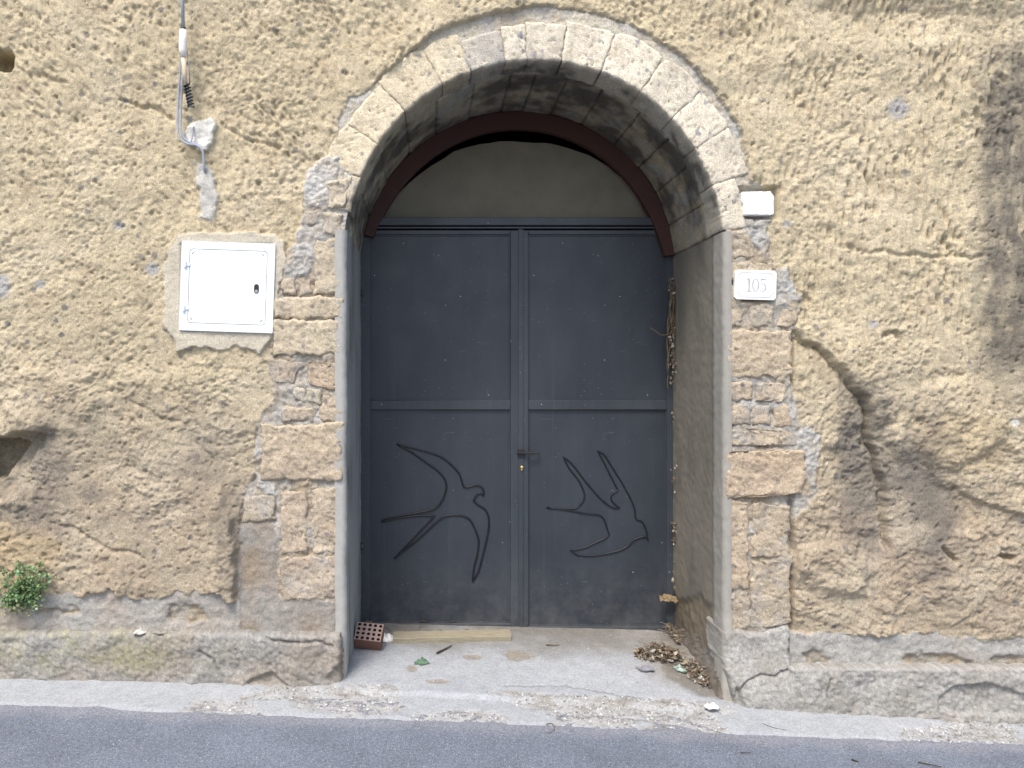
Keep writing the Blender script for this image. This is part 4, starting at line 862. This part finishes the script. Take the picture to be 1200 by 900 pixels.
# ---------------------------------------------------------------- meter box
def rrect(x0, x1, z0, z1, r, n=5):
    o = []
    for cx, cz, a in ((x1 - r, z1 - r, 0), (x0 + r, z1 - r, 90), (x0 + r, z0 + r, 180), (x1 - r, z0 + r, 270)):
        for k in range(n + 1): t = R(a + 90 * k / n); o.append((cx + r * math.cos(t), cz + r * math.sin(t)))
    return o
box = empty('meter_box', (float(wx(265.8)), -0.012, float(wz(389))), 'white metal utility meter box set in pale plaster left of the arch', 'utility box')
BW, BH = 0.492, 0.470
def lring(name, outer, inner, y0, y1, mat, parent):      # flat ring between two loops of equal count, in the parent's own axes
    n = len(outer); v = [(x, y0, z) for x, z in outer] + [(x, y0, z) for x, z in inner] + [(x, y1, z) for x, z in outer] + [(x, y1, z) for x, z in inner]; f = []
    for i in range(n):
        j = (i + 1) % n; f += [(i, j, n + j, n + i), (i, 2 * n + i, 2 * n + j, j), (n + i, n + j, 3 * n + j, 3 * n + i)]
    me = bpy.data.meshes.new(name); me.from_pydata(v, [], f); bm = bmesh.new(); bm.from_mesh(me); bmesh.ops.recalc_face_normals(bm, faces=bm.faces); bm.to_mesh(me); bm.free()
    return link(name, me, mat, parent)
def lmb(mb, name, mat, parent, smooth=False):
    me = bpy.data.meshes.new(name); me.from_pydata(mb.v, [], mb.f); bm = bmesh.new(); bm.from_mesh(me); bmesh.ops.recalc_face_normals(bm, faces=bm.faces); bm.to_mesh(me); bm.free()
    if smooth: me.polygons.foreach_set("use_smooth", np.ones(len(me.polygons), bool))
    return link(name, me, mat, parent)
h2 = BW / 2
lring('frame', rrect(-h2, h2, 0, BH, 0.004), rrect(-h2 + .043, h2 - .040, .040, BH - .040, .018), -0.012, 0.02, M_WFRAME, box)
mb = MB(); mb.prism(rrect(-h2 + .046, h2 - .043, .043, BH - .043, .016), -0.011, 0.0)
dr = lmb(mb, 'box_door', M_WHITE, box)
mb = MB(); mb.box(-h2 + .02, h2 - .02, 0.004, 0.012, .02, BH - .02); lmb(mb, 'back_plate', M_BLACK, box)
for z in (.115, .345):
    mb = MB(); mb.tube([(-h2 + .024, -.017, z - .014), (-h2 + .024, -.017, z + .014)], .0075, 8); mb.bev(-h2 + .024, -h2 + .05, -.0165, -.0125, z - .007, z + .007, .001); lmb(mb, 'hinge', M_WFRAME, box)
mb = MB(); mb.prism(rrect(.141, .167, .205, .255, .0125), -0.0128, -0.0115); lmb(mb, 'keyhole', M_BLACK, dr)
mb = MB(); mb.prism(rrect(.1455, .1625, .208, .226, .008), -0.0145, -0.0129); lmb(mb, 'lock_barrel', M_STEEL, dr)
for sx, sz in ((-1, 0), (1, 0), (-1, 1), (1, 1)):
    cx_ = sx * (h2 - .062); cz_ = .062 if sz == 0 else BH - .062; mb = MB(); a = R(45 if (sx < 0) == (sz == 1) else -45)
    mb.prism([(cx_ + u * math.cos(a) - v * math.sin(a), cz_ + u * math.sin(a) + v * math.cos(a)) for u, v in ((-.009, -.0018), (.009, -.0018), (.009, .0018), (-.009, .0018))], -.0118, -.0108); lmb(mb, 'slot', M_BLACK, dr)
box.rotation_euler = (0, R(1.9), 0)

# ---------------------------------------------------------------- house number tile
tile = empty('house_number_plaque', (float(wx(883)), -0.012, float(wz(334.5))), 'white glazed house number tile reading 105 right of the doorway', 'house number')
tw, th_ = .109, .077
def octo(w_, h_, c_, n=4):                               # rectangle with hollowed corners
    o = []
    for sx, sz, a in ((1, 1, 0), (-1, 1, 90), (-1, -1, 180), (1, -1, 270)):
        for k in range(n + 1):
            t = R(a) + R(270 - 90 * k / n) - R(0)
            o.append((sx * w_ + c_ * math.cos(t) * .9, sz * h_ + c_ * math.sin(t) * .9) if n else None)
    return o
def cut(w_, h_, c_): return [(w_ - c_, h_), (w_, h_ - c_), (w_, -h_ + c_), (w_ - c_, -h_), (-w_ + c_, -h_), (-w_, -h_ + c_), (-w_, h_ - c_), (-w_ + c_, h_)][::-1]
mb = MB(); mb.prism(cut(tw, th_, .012), -.012, .012); lmb(mb, 'tile', M_ENAM, tile)
lring('border_line', cut(tw - .012, th_ - .012, .022), cut(tw - .0145, th_ - .0145, .0215), -.0134, -.0121, M_INK, tile)
def ell(cx, cz, a, b, t0, t1, n): return [(cx + a * math.cos(mix(R(t0), R(t1), k / n)), cz + b * math.sin(mix(R(t0), R(t1), k / n))) for k in range(n + 1)]
yF, yB = -.0140, -.0122
def digit(fn): mb = MB(); fn(mb); lmb(mb, 'digit', M_INK, tile)
def d1(mb):
    x = -.034; mb.prism([(x - .0045, -.032), (x + .0045, -.032), (x + .0045, .034), (x - .0045, .034)][::-1], yF, yB)
    mb.prism([(x - .013, -.034), (x + .013, -.034), (x + .013, -.0315), (x - .013, -.0315)][::-1], yF - .0003, yB); mb.prism([(x - .0045, .034), (x - .0045, .028), (x - .014, .024), (x - .014, .027)], yF - .0003, yB)
def d0(mb):
    o_ = ell(0.0, 0, .019, .034, 0, 360, 28)[:-1]; i_ = ell(0.0, 0, .0115, .0315, 0, 360, 28)[:-1]; n = len(o_)
    mb.add([(x, yF, z) for x, z in o_] + [(x, yF, z) for x, z in i_] + [(x, yB, z) for x, z in o_] + [(x, yB, z) for x, z in i_],
           sum([[(i, (i + 1) % n, n + (i + 1) % n, n + i), (i, 2 * n + i, 2 * n + (i + 1) % n, (i + 1) % n), (n + i, n + (i + 1) % n, 3 * n + (i + 1) % n, 3 * n + i)] for i in range(n)], []))
def d5(mb):
    x = .040; mb.prism([(x - .012, .034), (x + .014, .034), (x + .012, .027), (x - .012, .027)], yF, yB); mb.prism([(x - .0135, .0335), (x - .0112, .0335), (x - .0115, .004), (x - .0138, .004)], yF - .0003, yB)
    o_ = ell(x - .002, -.012, .018, .021, 130, -150, 22); i_ = ell(x - .004, -.012, .0125, .0185, 130, -150, 22)
    for k in range(22): mb.add([(p[0], yy, p[1]) for yy in (yF, yB) for p in (o_[k], o_[k + 1], i_[k + 1], i_[k])], [(0, 1, 2, 3), (0, 4, 5, 1), (3, 2, 6, 7)])
digit(d1); digit(d0); digit(d5); tile.rotation_euler = (0, R(1.5), 0); tile.location.y = -0.014

# blank marble block above it
P, nu, nv = poly_patch([(868, 226), (900, 224.5), (906, 232), (906, 252), (870, 254)], -0.020, 0.005)
o = stone('marble_block', P, FN, nu, nv, 0.05, None, lambda VV: np.zeros((len(VV), 3)) + C(.8, .8, .77), mat=M_MARBLE, rnd=0.009, amp=0.003, seed=1301, pit=0, ns=3)
tag(o, 'small blank white marble block set in the wall above the number tile', 'marble block')

# ---------------------------------------------------------------- cable with wedge clamp
def wp(px, py, off): return (float(wx(px)), -off, float(wz(py)))
cb = empty('overhead_cable', wp(219, 206, 0.05), 'grey overhead cable coming down to a white wedge clamp and looping into plaster', 'cable')
mb = MB(); mb.tube([wp(217, -260, .16), wp(218.5, -60, .10), wp(219.5, 0, .085), wp(220.2, 42, .08)], .0095, 8); mb.build('cable_sheath', M_GREYP, cb, True)
mb = MB(); mb.tube([wp(220.2, 40, .08), wp(220.2, 44, .08)], .0135, 10); mb.build('collar', M_BLACK, cb, True)
mb = MB(); mb.tube([wp(220.2, 43, .08), wp(220, 55, .08), wp(219.8, 66, .078), wp(220, 74, .076)], [.018, .0215, .0205, .0145], 10); mb.build('clamp_body', M_IVORY, cb, True)
mb = MB(); mb.tube([wp(220, 74, .076), wp(221, 90, .07), wp(222, 103, .066)], [.0125, .013, .010], 8); mb.build('wedge', mat_plain("tan_plastic", (0.62, 0.50, 0.36), 0.6), cb, True)
mb = MB(); mb.tube([wp(223, 62, .066), wp(226, 84, .06), wp(226, 104, .055)], .003, 5); mb.build('tail_wire', M_STEEL, cb, True)
mb = MB(); hp = []
a_, b_ = Vector(wp(223, 104, .060)), Vector(wp(227, 129, .045)); ax = (b_ - a_).normalized(); e1 = ax.cross(Vector((0, 1, 0))).normalized(); e2 = ax.cross(e1)
for k in range(91): t = k / 90; hp.append(a_.lerp(b_, t) + e1 * .0145 * math.cos(t * 2 * math.pi * 7) + e2 * .0145 * math.sin(t * 2 * math.pi * 7))
mb.tube(hp, .0046, 5); mb.build('spring', M_BLACK, cb, True)
mb = MB(); mb.tube([tuple(a_), tuple(b_)], .0105, 8); mb.build('spring_core', M_STEEL, cb, True)
def smooth_path(pts, n=5):
    P = [Vector(p) for p in pts]; o = []
    for i in range(len(P) - 1):
        p0 = P[max(i - 1, 0)]; p1 = P[i]; p2 = P[i + 1]; p3 = P[min(i + 2, len(P) - 1)]
        for k in range(n):
            t = k / n; o.append(0.5 * ((2 * p1) + (p2 - p0) * t + (2 * p0 - 5 * p1 + 4 * p2 - p3) * t * t + (3 * p1 - p0 - 3 * p2 + p3) * t ** 3))
    o.append(P[-1]); return o
for dxx, dyy, off in ((0, 0, .05), (3.2, -2, .042)):
    mb = MB(); mb.tube(smooth_path([wp(218 + dxx * .6, 70, .08), wp(216 + dxx, 92, .07), wp(212.5 + dxx, 120, off), wp(211.5 + dxx, 150, off), wp(215 + dxx, 166 + dyy, off), wp(224 + dxx * .5, 172 + dyy, off), wp(233, 173 + dyy, off - .01), wp(240 - dxx * .3, 180 + dyy, off - .012), wp(241 - dxx * .2, 199, .02), wp(240.5, 203, -.02)]), .0056, 6); mb.build('service_wire', M_GREYP, cb, True)
mb = MB(); mb.tube(smooth_path([wp(229, 148, -.01), wp(227.5, 152, .03), wp(228, 160, .034), wp(226, 170, .04)]), .005, 6); mb.build('service_wire', M_GREYP, cb, True)

# ---------------------------------------------------------------- small plant, litter
def leaves(mb, cols, pts, size, pal, flat=0.5, up=(0, -0.5, 0.6), asp=0.6):
    for p in pts:
        s = size * random.uniform(.55, 1.25); d = Vector((random.gauss(0, 1), random.gauss(0, 1), random.gauss(0, flat))).normalized(); nrm = (Vector(up) + Vector((random.gauss(0, .6), random.gauss(0, .6), random.gauss(0, .6)))).normalized()
        sd2 = d.cross(nrm).normalized(); d = nrm.cross(sd2); p = Vector(p); c = random.choice(pal); f = random.uniform(.75, 1.25)
        a = [p - d * s, p - d * s * .3 + sd2 * s * asp, p + d * s * .5 + sd2 * s * asp * .8, p + d * s, p + d * s * .5 - sd2 * s * asp * .8, p - d * s * .3 - sd2 * s * asp, p + nrm * s * random.uniform(-.3, .1)]
        mb.add(a, [(0, 1, 6), (1, 2, 6), (2, 3, 6), (3, 4, 6), (4, 5, 6), (5, 0, 6)]); cols += [tuple(v * f for v in c)] * 7
pl = empty('wall_plant', wp(30, 712, .0), 'small leafy green weed growing from the foot of the rock wall', 'plant')
mb = MB(); cols = []; stems = MB(); 
pal = [(.07, .14, .045), (.11, .20, .07), (.16, .27, .10), (.05, .10, .035), (.20, .31, .15), (.09, .17, .07), (.24, .26, .10)]
for k in range(58):
    bx, by = random.gauss(34, 6), random.gauss(700, 4); 
    tx = 39 + random.uniform(-1, 1) * 32 ; ty = random.uniform(656, 710)
    if tx > 62 and ty < 664: ty += 8
    if ty > 690: tx = random.uniform(4, 64) if random.random() < .6 else random.uniform(2, 30)
    off = random.uniform(.03, .13); p0 = Vector(wp(bx, by, .0)); p1 = Vector(wp(tx, ty, off)); pm = (p0 + p1) / 2 + Vector((random.gauss(0, .01), -.03, random.gauss(.0, .015)))
    path = smooth_path([p0, pm, p1], 4); stems.tube(path, .0014, 3, taper=.5)
    lp = []
    for q in path[2:]:
        for _ in range(3): lp.append(q + Vector((random.gauss(0, .010), random.gauss(0, .010), random.gauss(0, .010))))
    leaves(mb, cols, lp, .0092, pal, .6, (0, -.6, .6), .7)
mb.build('foliage', M_LEAF, pl, False, col=np.array(cols)); stems.build('stem', mat_plain("green_stem", (.12, .16, .05), .7), pl)
mb = MB(); cols = []; lp = [Vector(wp(random.uniform(2, 45), random.uniform(704, 716), random.uniform(.02, .10))) for _ in range(40)]
leaves(mb, cols, lp, .007, [(.30, .26, .10), (.22, .22, .08)], .6); mb.build('withered_leaves', M_LEAF, pl, False, col=np.array(cols))

drypal = [(.16, .115, .07), (.24, .185, .12), (.08, .06, .04), (.33, .29, .22), (.13, .105, .07), (.30, .28, .24), (.12, .075, .05)]
def pile(name, px, py, rx, ry, hgt, n, size, label, cat='leaf litter', z0=None, pal=drypal):
    cx, cy = gp(px, py, -.01); mb = MB(); cols = []; lp = []
    for _ in range(n):
        a = random.uniform(0, 6.28); r = math.sqrt(random.random()); x = cx + rx * r * math.cos(a); y = cy + ry * r * math.sin(a); x = min(x, OX + OR - .04); y = min(y, .84)
        lp.append((x, y, floor_z(x, y) + .004 + random.random() * hgt * (1 - r * .8)))
    leaves(mb, cols, lp, size, pal, .4, (0, -.3, .8), .5); 
    for _ in range(n // 5):
        p = Vector(random.choice(lp)); q = p + Vector((random.gauss(0, .035), random.gauss(0, .03), random.uniform(-.003, .025))); m_ = (p + q) / 2 + Vector((0, 0, .006)); nb = len(mb.v); mb.tube([p, m_, q], .0018, 3); cols += [random.choice(pal)] * (len(mb.v) - nb)
    return tag(mb.build(name, M_DRY, None, False, col=np.array(cols)), label, cat, kind='stuff')
pile('dry_leaf_pile', 772, 778, .135, .085, .085, 420, .017, 'heap of dry curled leaves on the doorway floor before the right leaf')
pile('corner_litter', 803, 752, .09, .17, .07, 300, .016, 'dry leaves and twigs packed in the corner by the right door edge')
pile('reveal_litter', 822, 792, .10, .13, .03, 160, .015, 'scattered dead leaves along the foot of the right jamb')
pile('threshold_litter', 520, 757, .38, .03, .008, 60, .010, 'thin line of dry crumbs and straw before the wooden plank')
pile('left_corner_litter', 428, 752, .06, .12, .03, 60, .012, 'dry stalks and leaves tucked round the hollow brick')
# chips and gravel on the broken apron
mb = MB(); cols = []
def chip(mb, cols, x, y, z, s, c):
    a = [Vector((random.gauss(0, 1), random.gauss(0, 1), random.gauss(0, .6))).normalized() * s * random.uniform(.6, 1.1) for _ in range(6)]
    ds = [(1, 0, 0), (-1, 0, 0), (0, 1, 0), (0, -1, 0), (0, 0, .7), (0, 0, -.7)]; v = [Vector((x, y, z)) + Vector(d_) * s * random.uniform(.6, 1.2) + e_ * .35 for d_, e_ in zip(ds, a)]
    mb.add(v, [(0, 2, 4), (2, 1, 4), (1, 3, 4), (3, 0, 4), (2, 0, 5), (1, 2, 5), (3, 1, 5), (0, 3, 5)]); f = random.uniform(.7, 1.2); cols += [tuple(v_ * f for v_ in c)] * 6
bx_, by_, bz_ = AX[brk > .5], AY[brk > .5], AZ[brk > .5]
cpal = [(.46, .455, .44), (.38, .375, .36), (.31, .29, .25), (.54, .53, .52), (.22, .21, .19)]
idx = rng.integers(0, len(bx_), 4200)
for i in idx: chip(mb, cols, bx_[i] + random.uniform(-.006, .006), by_[i] + random.uniform(-.01, .01), bz_[i] + .001, random.choice((.0025, .003, .004, .0055, .008)), random.choice(cpal))
for _ in range(500):
    x = random.uniform(OX - OR, OX + OR); y = random.uniform(-.12, .8); chip(mb, cols, x, y, floor_z(x, y), random.choice((.0015, .002, .003, .004)), random.choice(cpal))
for _ in range(500):
    x = random.uniform(-2.9, 2.9); y = random.uniform(-.9, -.1); s_ = random.choice((.0015, .002, .003)); chip(mb, cols, x, y, float(g_front(x)) - .03 * (max(0, -.09 - y)) + .001, s_, random.choice(cpal))
tag(mb.build('gravel', M_DRY, None, False, col=np.array(cols)), 'pale grit and chips on the broken concrete edge by the road', 'gravel', kind='stuff')

# plank lying along the foot of the left leaf
def floorpt(px, py, dzz=0.0):
    x, y = gp(px, py, 0.02)
    for _ in range(6): x, y = gp(px, py, floor_z(x, y) + dzz)
    return x, y, floor_z(x, y) + dzz
x0, ya, za = floorpt(459.5, 754.5); x1, yb_, zb_ = floorpt(599, 751.5)
nx = 24; vsx = []; 
for i in range(nx + 1):
    t = i / nx; x = mix(x0, x1, t); y = mix(ya, yb_, t); z = mix(za, zb_, t) - .001; w_ = .085 + .003 * math.sin(i * 1.7); h_ = .034 + .001 * math.sin(i * 2.3); cham = .004
    if i in (0, nx): x += random.uniform(-.004, .004)
    vsx.append([(x, y, z), (x, y, z + h_ - cham), (x, y + cham, z + h_), (x, y + w_, z + h_ + .012), (x, y + w_, z + .01)])
mb = MB(); mb.v = [p for q in vsx for p in q]
for i in range(nx):
    for j in range(5): mb.f.append((i * 5 + j, i * 5 + (j + 1) % 5, (i + 1) * 5 + (j + 1) % 5, (i + 1) * 5 + j))
mb.f += [tuple(range(5)), tuple(nx * 5 + j for j in range(4, -1, -1))]
tag(mb.build('wooden_plank', M_WOOD), 'weathered yellowish wooden plank lying against the foot of the left door leaf', 'plank')
# hollow brick
hb = empty('hollow_brick', floorpt(431, 762), 'small perforated terracotta brick standing in the left corner of the doorway', 'brick')
bw, bd, bh = .155, .115, .085; body = MB(); holes = MB()
nxh, nyh = 5, 4
body.box(-bw / 2, bw / 2, 0, bd, 0, bh - .018)
top = MB(); cwx, cwy = bw / nxh, bd / nyh; rh = min(cwx, cwy) * .34; zt = bh
for i in range(nxh):
    for j in range(nyh):
        cx_, cy_ = -bw / 2 + cwx * (i + .5), cwy * (j + .5); sq = []; ci = []
        for k in range(8):
            t = R(45 * k); m_ = max(abs(math.cos(t)), abs(math.sin(t))); sq.append((cx_ + cwx / 2 * math.cos(t) / m_, cy_ + cwy / 2 * math.sin(t) / m_, zt)); ci.append((cx_ + rh * math.cos(t), cy_ + rh * math.sin(t), zt))
        lo2 = [(a, b_, zt - .0175) for a, b_, _ in ci]
        top.add(sq + ci, [(k, (k + 1) % 8, 8 + (k + 1) % 8, 8 + k) for k in range(8)]); holes.add([(a, b_, z) for a, b_, z in ci] + lo2, [(k, (k + 1) % 8, 8 + (k + 1) % 8, 8 + k) for k in range(8)] + [tuple(range(8, 16))])
sk = MB(); sk.add([(-bw / 2, 0, bh - .018), (bw / 2, 0, bh - .018), (bw / 2, bd, bh - .018), (-bw / 2, bd, bh - .018), (-bw / 2, 0, bh), (bw / 2, 0, bh), (bw / 2, bd, bh), (-bw / 2, bd, bh)], [(0, 1, 5, 4), (1, 2, 6, 5), (2, 3, 7, 6), (3, 0, 4, 7)])
body.add(sk.v, sk.f); lmb(body, 'body', M_BRICK, hb); lmb(top, 'perforated_face', M_BRICKD, hb); lmb(holes, 'hole', M_DARK, hb)
hb.rotation_euler = (R(38), R(4), R(-6)); hb.location.z += .004; hb.location.y += .01
# crumpled scraps, twigs
def scrap(name, px, py, sx, sy, sz, mat, label, cat, n=9, seed=0, loc=None):
    P0 = loc or floorpt(px, py); U, Vv = np.meshgrid(np.linspace(-1, 1, n), np.linspace(-1, 1, n)); r = np.maximum(np.abs(U), np.abs(Vv)); a = np.arctan2(Vv, U)
    rr2 = r * (1 + .25 * perlin(np.cos(a) * 2 + seed, np.sin(a) * 2, seed)); x = sx * rr2 * np.cos(a); y = sy * rr2 * np.sin(a)
    z = sz * (0.35 + .9 * perlin(U * 1.7 + seed, Vv * 1.7, seed + 1) + .5 * perlin(U * 4, Vv * 4 + seed, seed + 2)) * (1.15 - r); z = np.maximum(z, 0)
    V3 = np.stack([P0[0] + x, P0[1] + y, P0[2] + z + .002], -1).reshape(-1, 3); V4 = V3.copy(); V4[:, 2] -= .0015
    f = gridF(n, n); m_ = n * n; per = [i for i in range(n)] + [j * n + n - 1 for j in range(1, n)] + [(n - 1) * n + i for i in range(n - 2, -1, -1)] + [j * n for j in range(n - 2, 0, -1)]
    side = np.array([(per[i], per[(i + 1) % len(per)], per[(i + 1) % len(per)] + m_, per[i] + m_) for i in range(len(per))])
    return tag(mk(name, np.concatenate([V3, V4]), np.concatenate([f, f[:, ::-1] + m_, side]), mat, None, smooth=False), label, cat)
scrap('plaster_lump', 452, 750, .05, .045, .075, M_PAPER, 'whitish lump of crumpled plaster sheet between the brick and the plank', 'debris', 9, 3)
scrap('green_scrap', 494, 777, .045, .035, .035, M_GREENP, 'crumpled dark green leafy scrap on the concrete before the plank', 'debris', 9, 5)
scrap('paper_scrap', 834, 829, .035, .035, .03, M_PAPER, 'torn white paper scrap at the foot of the right jamb', 'paper', 8, 7)
scrap('paper_scrap', 822, 796, .022, .022, .02, M_PAPER, 'small crumpled white paper bit among the dead leaves by the right jamb', 'paper', 7, 9)
scrap('plastic_scrap', 797, 784, .035, .05, .02, mat_plain("pale_green_plastic", (.35, .45, .40), .4), 'pale green plastic scrap beside the heap of dry leaves', 'debris', 8, 11)
scrap('grey_scrap', 756, 784, .05, .04, .03, mat_plain("grey_sack", (.22, .22, .24), .7), 'dark grey scrap at the left edge of the leaf heap', 'debris', 8, 13)
zl_ = .345
scrap('mortar_lump', 0, 0, 0.034, .03, .035, mat_plain("mortar_lump", (.45, .44, .40), .95, scale=80, bump=.5, vary=.3), 'pale crumbly mortar lump lying on the left plinth', 'rubble', 10, 15, loc=(float(wx(169)), -.06, .322))
scrap('mortar_lump', 0, 0, .04, .025, .028, mat_plain("dark_mortar_lump", (.26, .24, .20), .95, scale=80, bump=.5, vary=.3), 'darker crumbled lump right of the pale one on the left plinth', 'rubble', 10, 17, loc=(float(wx(191)), -.055, .32))
def twig(name, pts, r, mat, label, fl=True):
    P = [(lambda q: (q[0], q[1], q[2] + .003 + r))(floorpt(a, b_)) if fl else (lambda q: (q[0], q[1], float(g_front(q[0])) - .03 * max(0, -.09 - q[1]) + .004))(gp(a, b_, -.02)) for a, b_ in pts]
    mb = MB(); mb.tube(smooth_path(P, 3), r, 5, taper=.5); return tag(mb.build(name, mat, None, True), label, 'twig', 'twigs and stalks lying on the ground')
twig('twig', [(512, 767), (519, 763.5), (527, 759.5), (529, 758)], .006, M_TWIG, 'short black twig on the doorway floor right of the green scrap')
twig('dry_stalk', [(640, 852), (646, 850), (650, 855), (646, 860), (638, 861)], .0022, M_STEM, 'thin curled dry stalk at the road edge below the doorway', False)
twig('twig', [(1076, 872), (1090, 874), (1104, 876)], .003, M_TWIG, 'thin dark twig on the asphalt at the lower right', False)
twig('twig', [(998, 873), (1006, 875)], .005, M_TWIG, 'stubby dark twig on the asphalt left of the long thin one', False)
twig('twig', [(868, 872), (880, 871.5)], .0025, M_TWIG, 'tiny twig on the asphalt below the right footing', False)
twig('twig', [(894, 838), (906, 842), (922, 844)], .003, M_TWIG, 'dark twig lying on concrete in front of the right footing', False)
for nm, lab, pts in (('leaf_stalk', 'dark curled stalk lying on top of the plank', [(492, 740), (497, 737), (503, 736)]), ('leaf_stalk', 'small dark stalk at the right half of the plank', [(528, 741), (535, 738)])):
    P = [at(a, b_, .80) for a, b_ in pts]; P = [(x, y, floor_z(x, y) + .040) for x, y, z in P]; mb = MB(); mb.tube(P, .007, 5, taper=.6); tag(mb.build(nm, M_TWIG, None, True), lab, 'twig')
twig('dry_leaf', [(640, 757), (650, 757.5), (655, 757)], .005, M_STEM, 'pale dry leaf curled on the floor before the middle of the doors')
# climbing dead stems in the gap beside the right leaf
vn = empty('dead_vine', at(789, 700, .84), 'dead brown vine stems hanging in the gap beside the right door leaf', 'vine')
mb = MB(); cols = []
for k in range(9):
    px, py = random.uniform(786, 789), random.uniform(320, 350); pts = []
    while py < random.uniform(400, 470): pts.append(at(px, py, .80 + random.uniform(-.02, .03))); px = min(790, max(782, px + random.gauss(0, 1.6))); py += 9
    if len(pts) > 2: mb.tube(smooth_path(pts, 3), .0032, 4)
mb.tube(smooth_path([at(787, 390, .80), at(776, 393, .78), at(768, 388, .77), at(762, 384, .77)], 3), .0028, 4)
mb.build('stem', M_STEM, vn)
mb = MB(); cols = []; lp = []
for c0, c1, n in ((325, 350, 26), (380, 450, 60), (545, 580, 18), (612, 640, 45), (650, 690, 22), (480, 500, 8)):
    for _ in range(n): lp.append(at(random.gauss(787.5 + (c0 - 320) * .012, 1.8), random.uniform(c0, c1), random.uniform(.78, .84)))
leaves(mb, cols, lp, .012, drypal + [(.4, .38, .33)], .8, (0, -.8, .2)); mb.build('withered_leaves', M_DRY, vn, False, col=np.array(cols))
# rag wedged at the right door edge
P0 = at(787, 704, .80); U, Vv = np.meshgrid(np.linspace(-1, 1, 16), np.linspace(-1, 1, 6)); x = P0[0] + U * .075; z = P0[2] + .012 - Vv * .016 - .012 * U + .012 * perlin(U * 3, Vv, 5); y = P0[1] + .02 * perlin(U * 2, Vv * 2, 6) + Vv * -.015
tag(mk('rag', np.concatenate([np.stack([x, y, z], -1).reshape(-1, 3), np.stack([x, y + .004, z], -1).reshape(-1, 3)]), np.concatenate([gridF(16, 6), gridF(16, 6)[:, ::-1] + 96]), M_RAG, None), 'faded orange rag wedged at the lower right edge of the doors', 'rag')
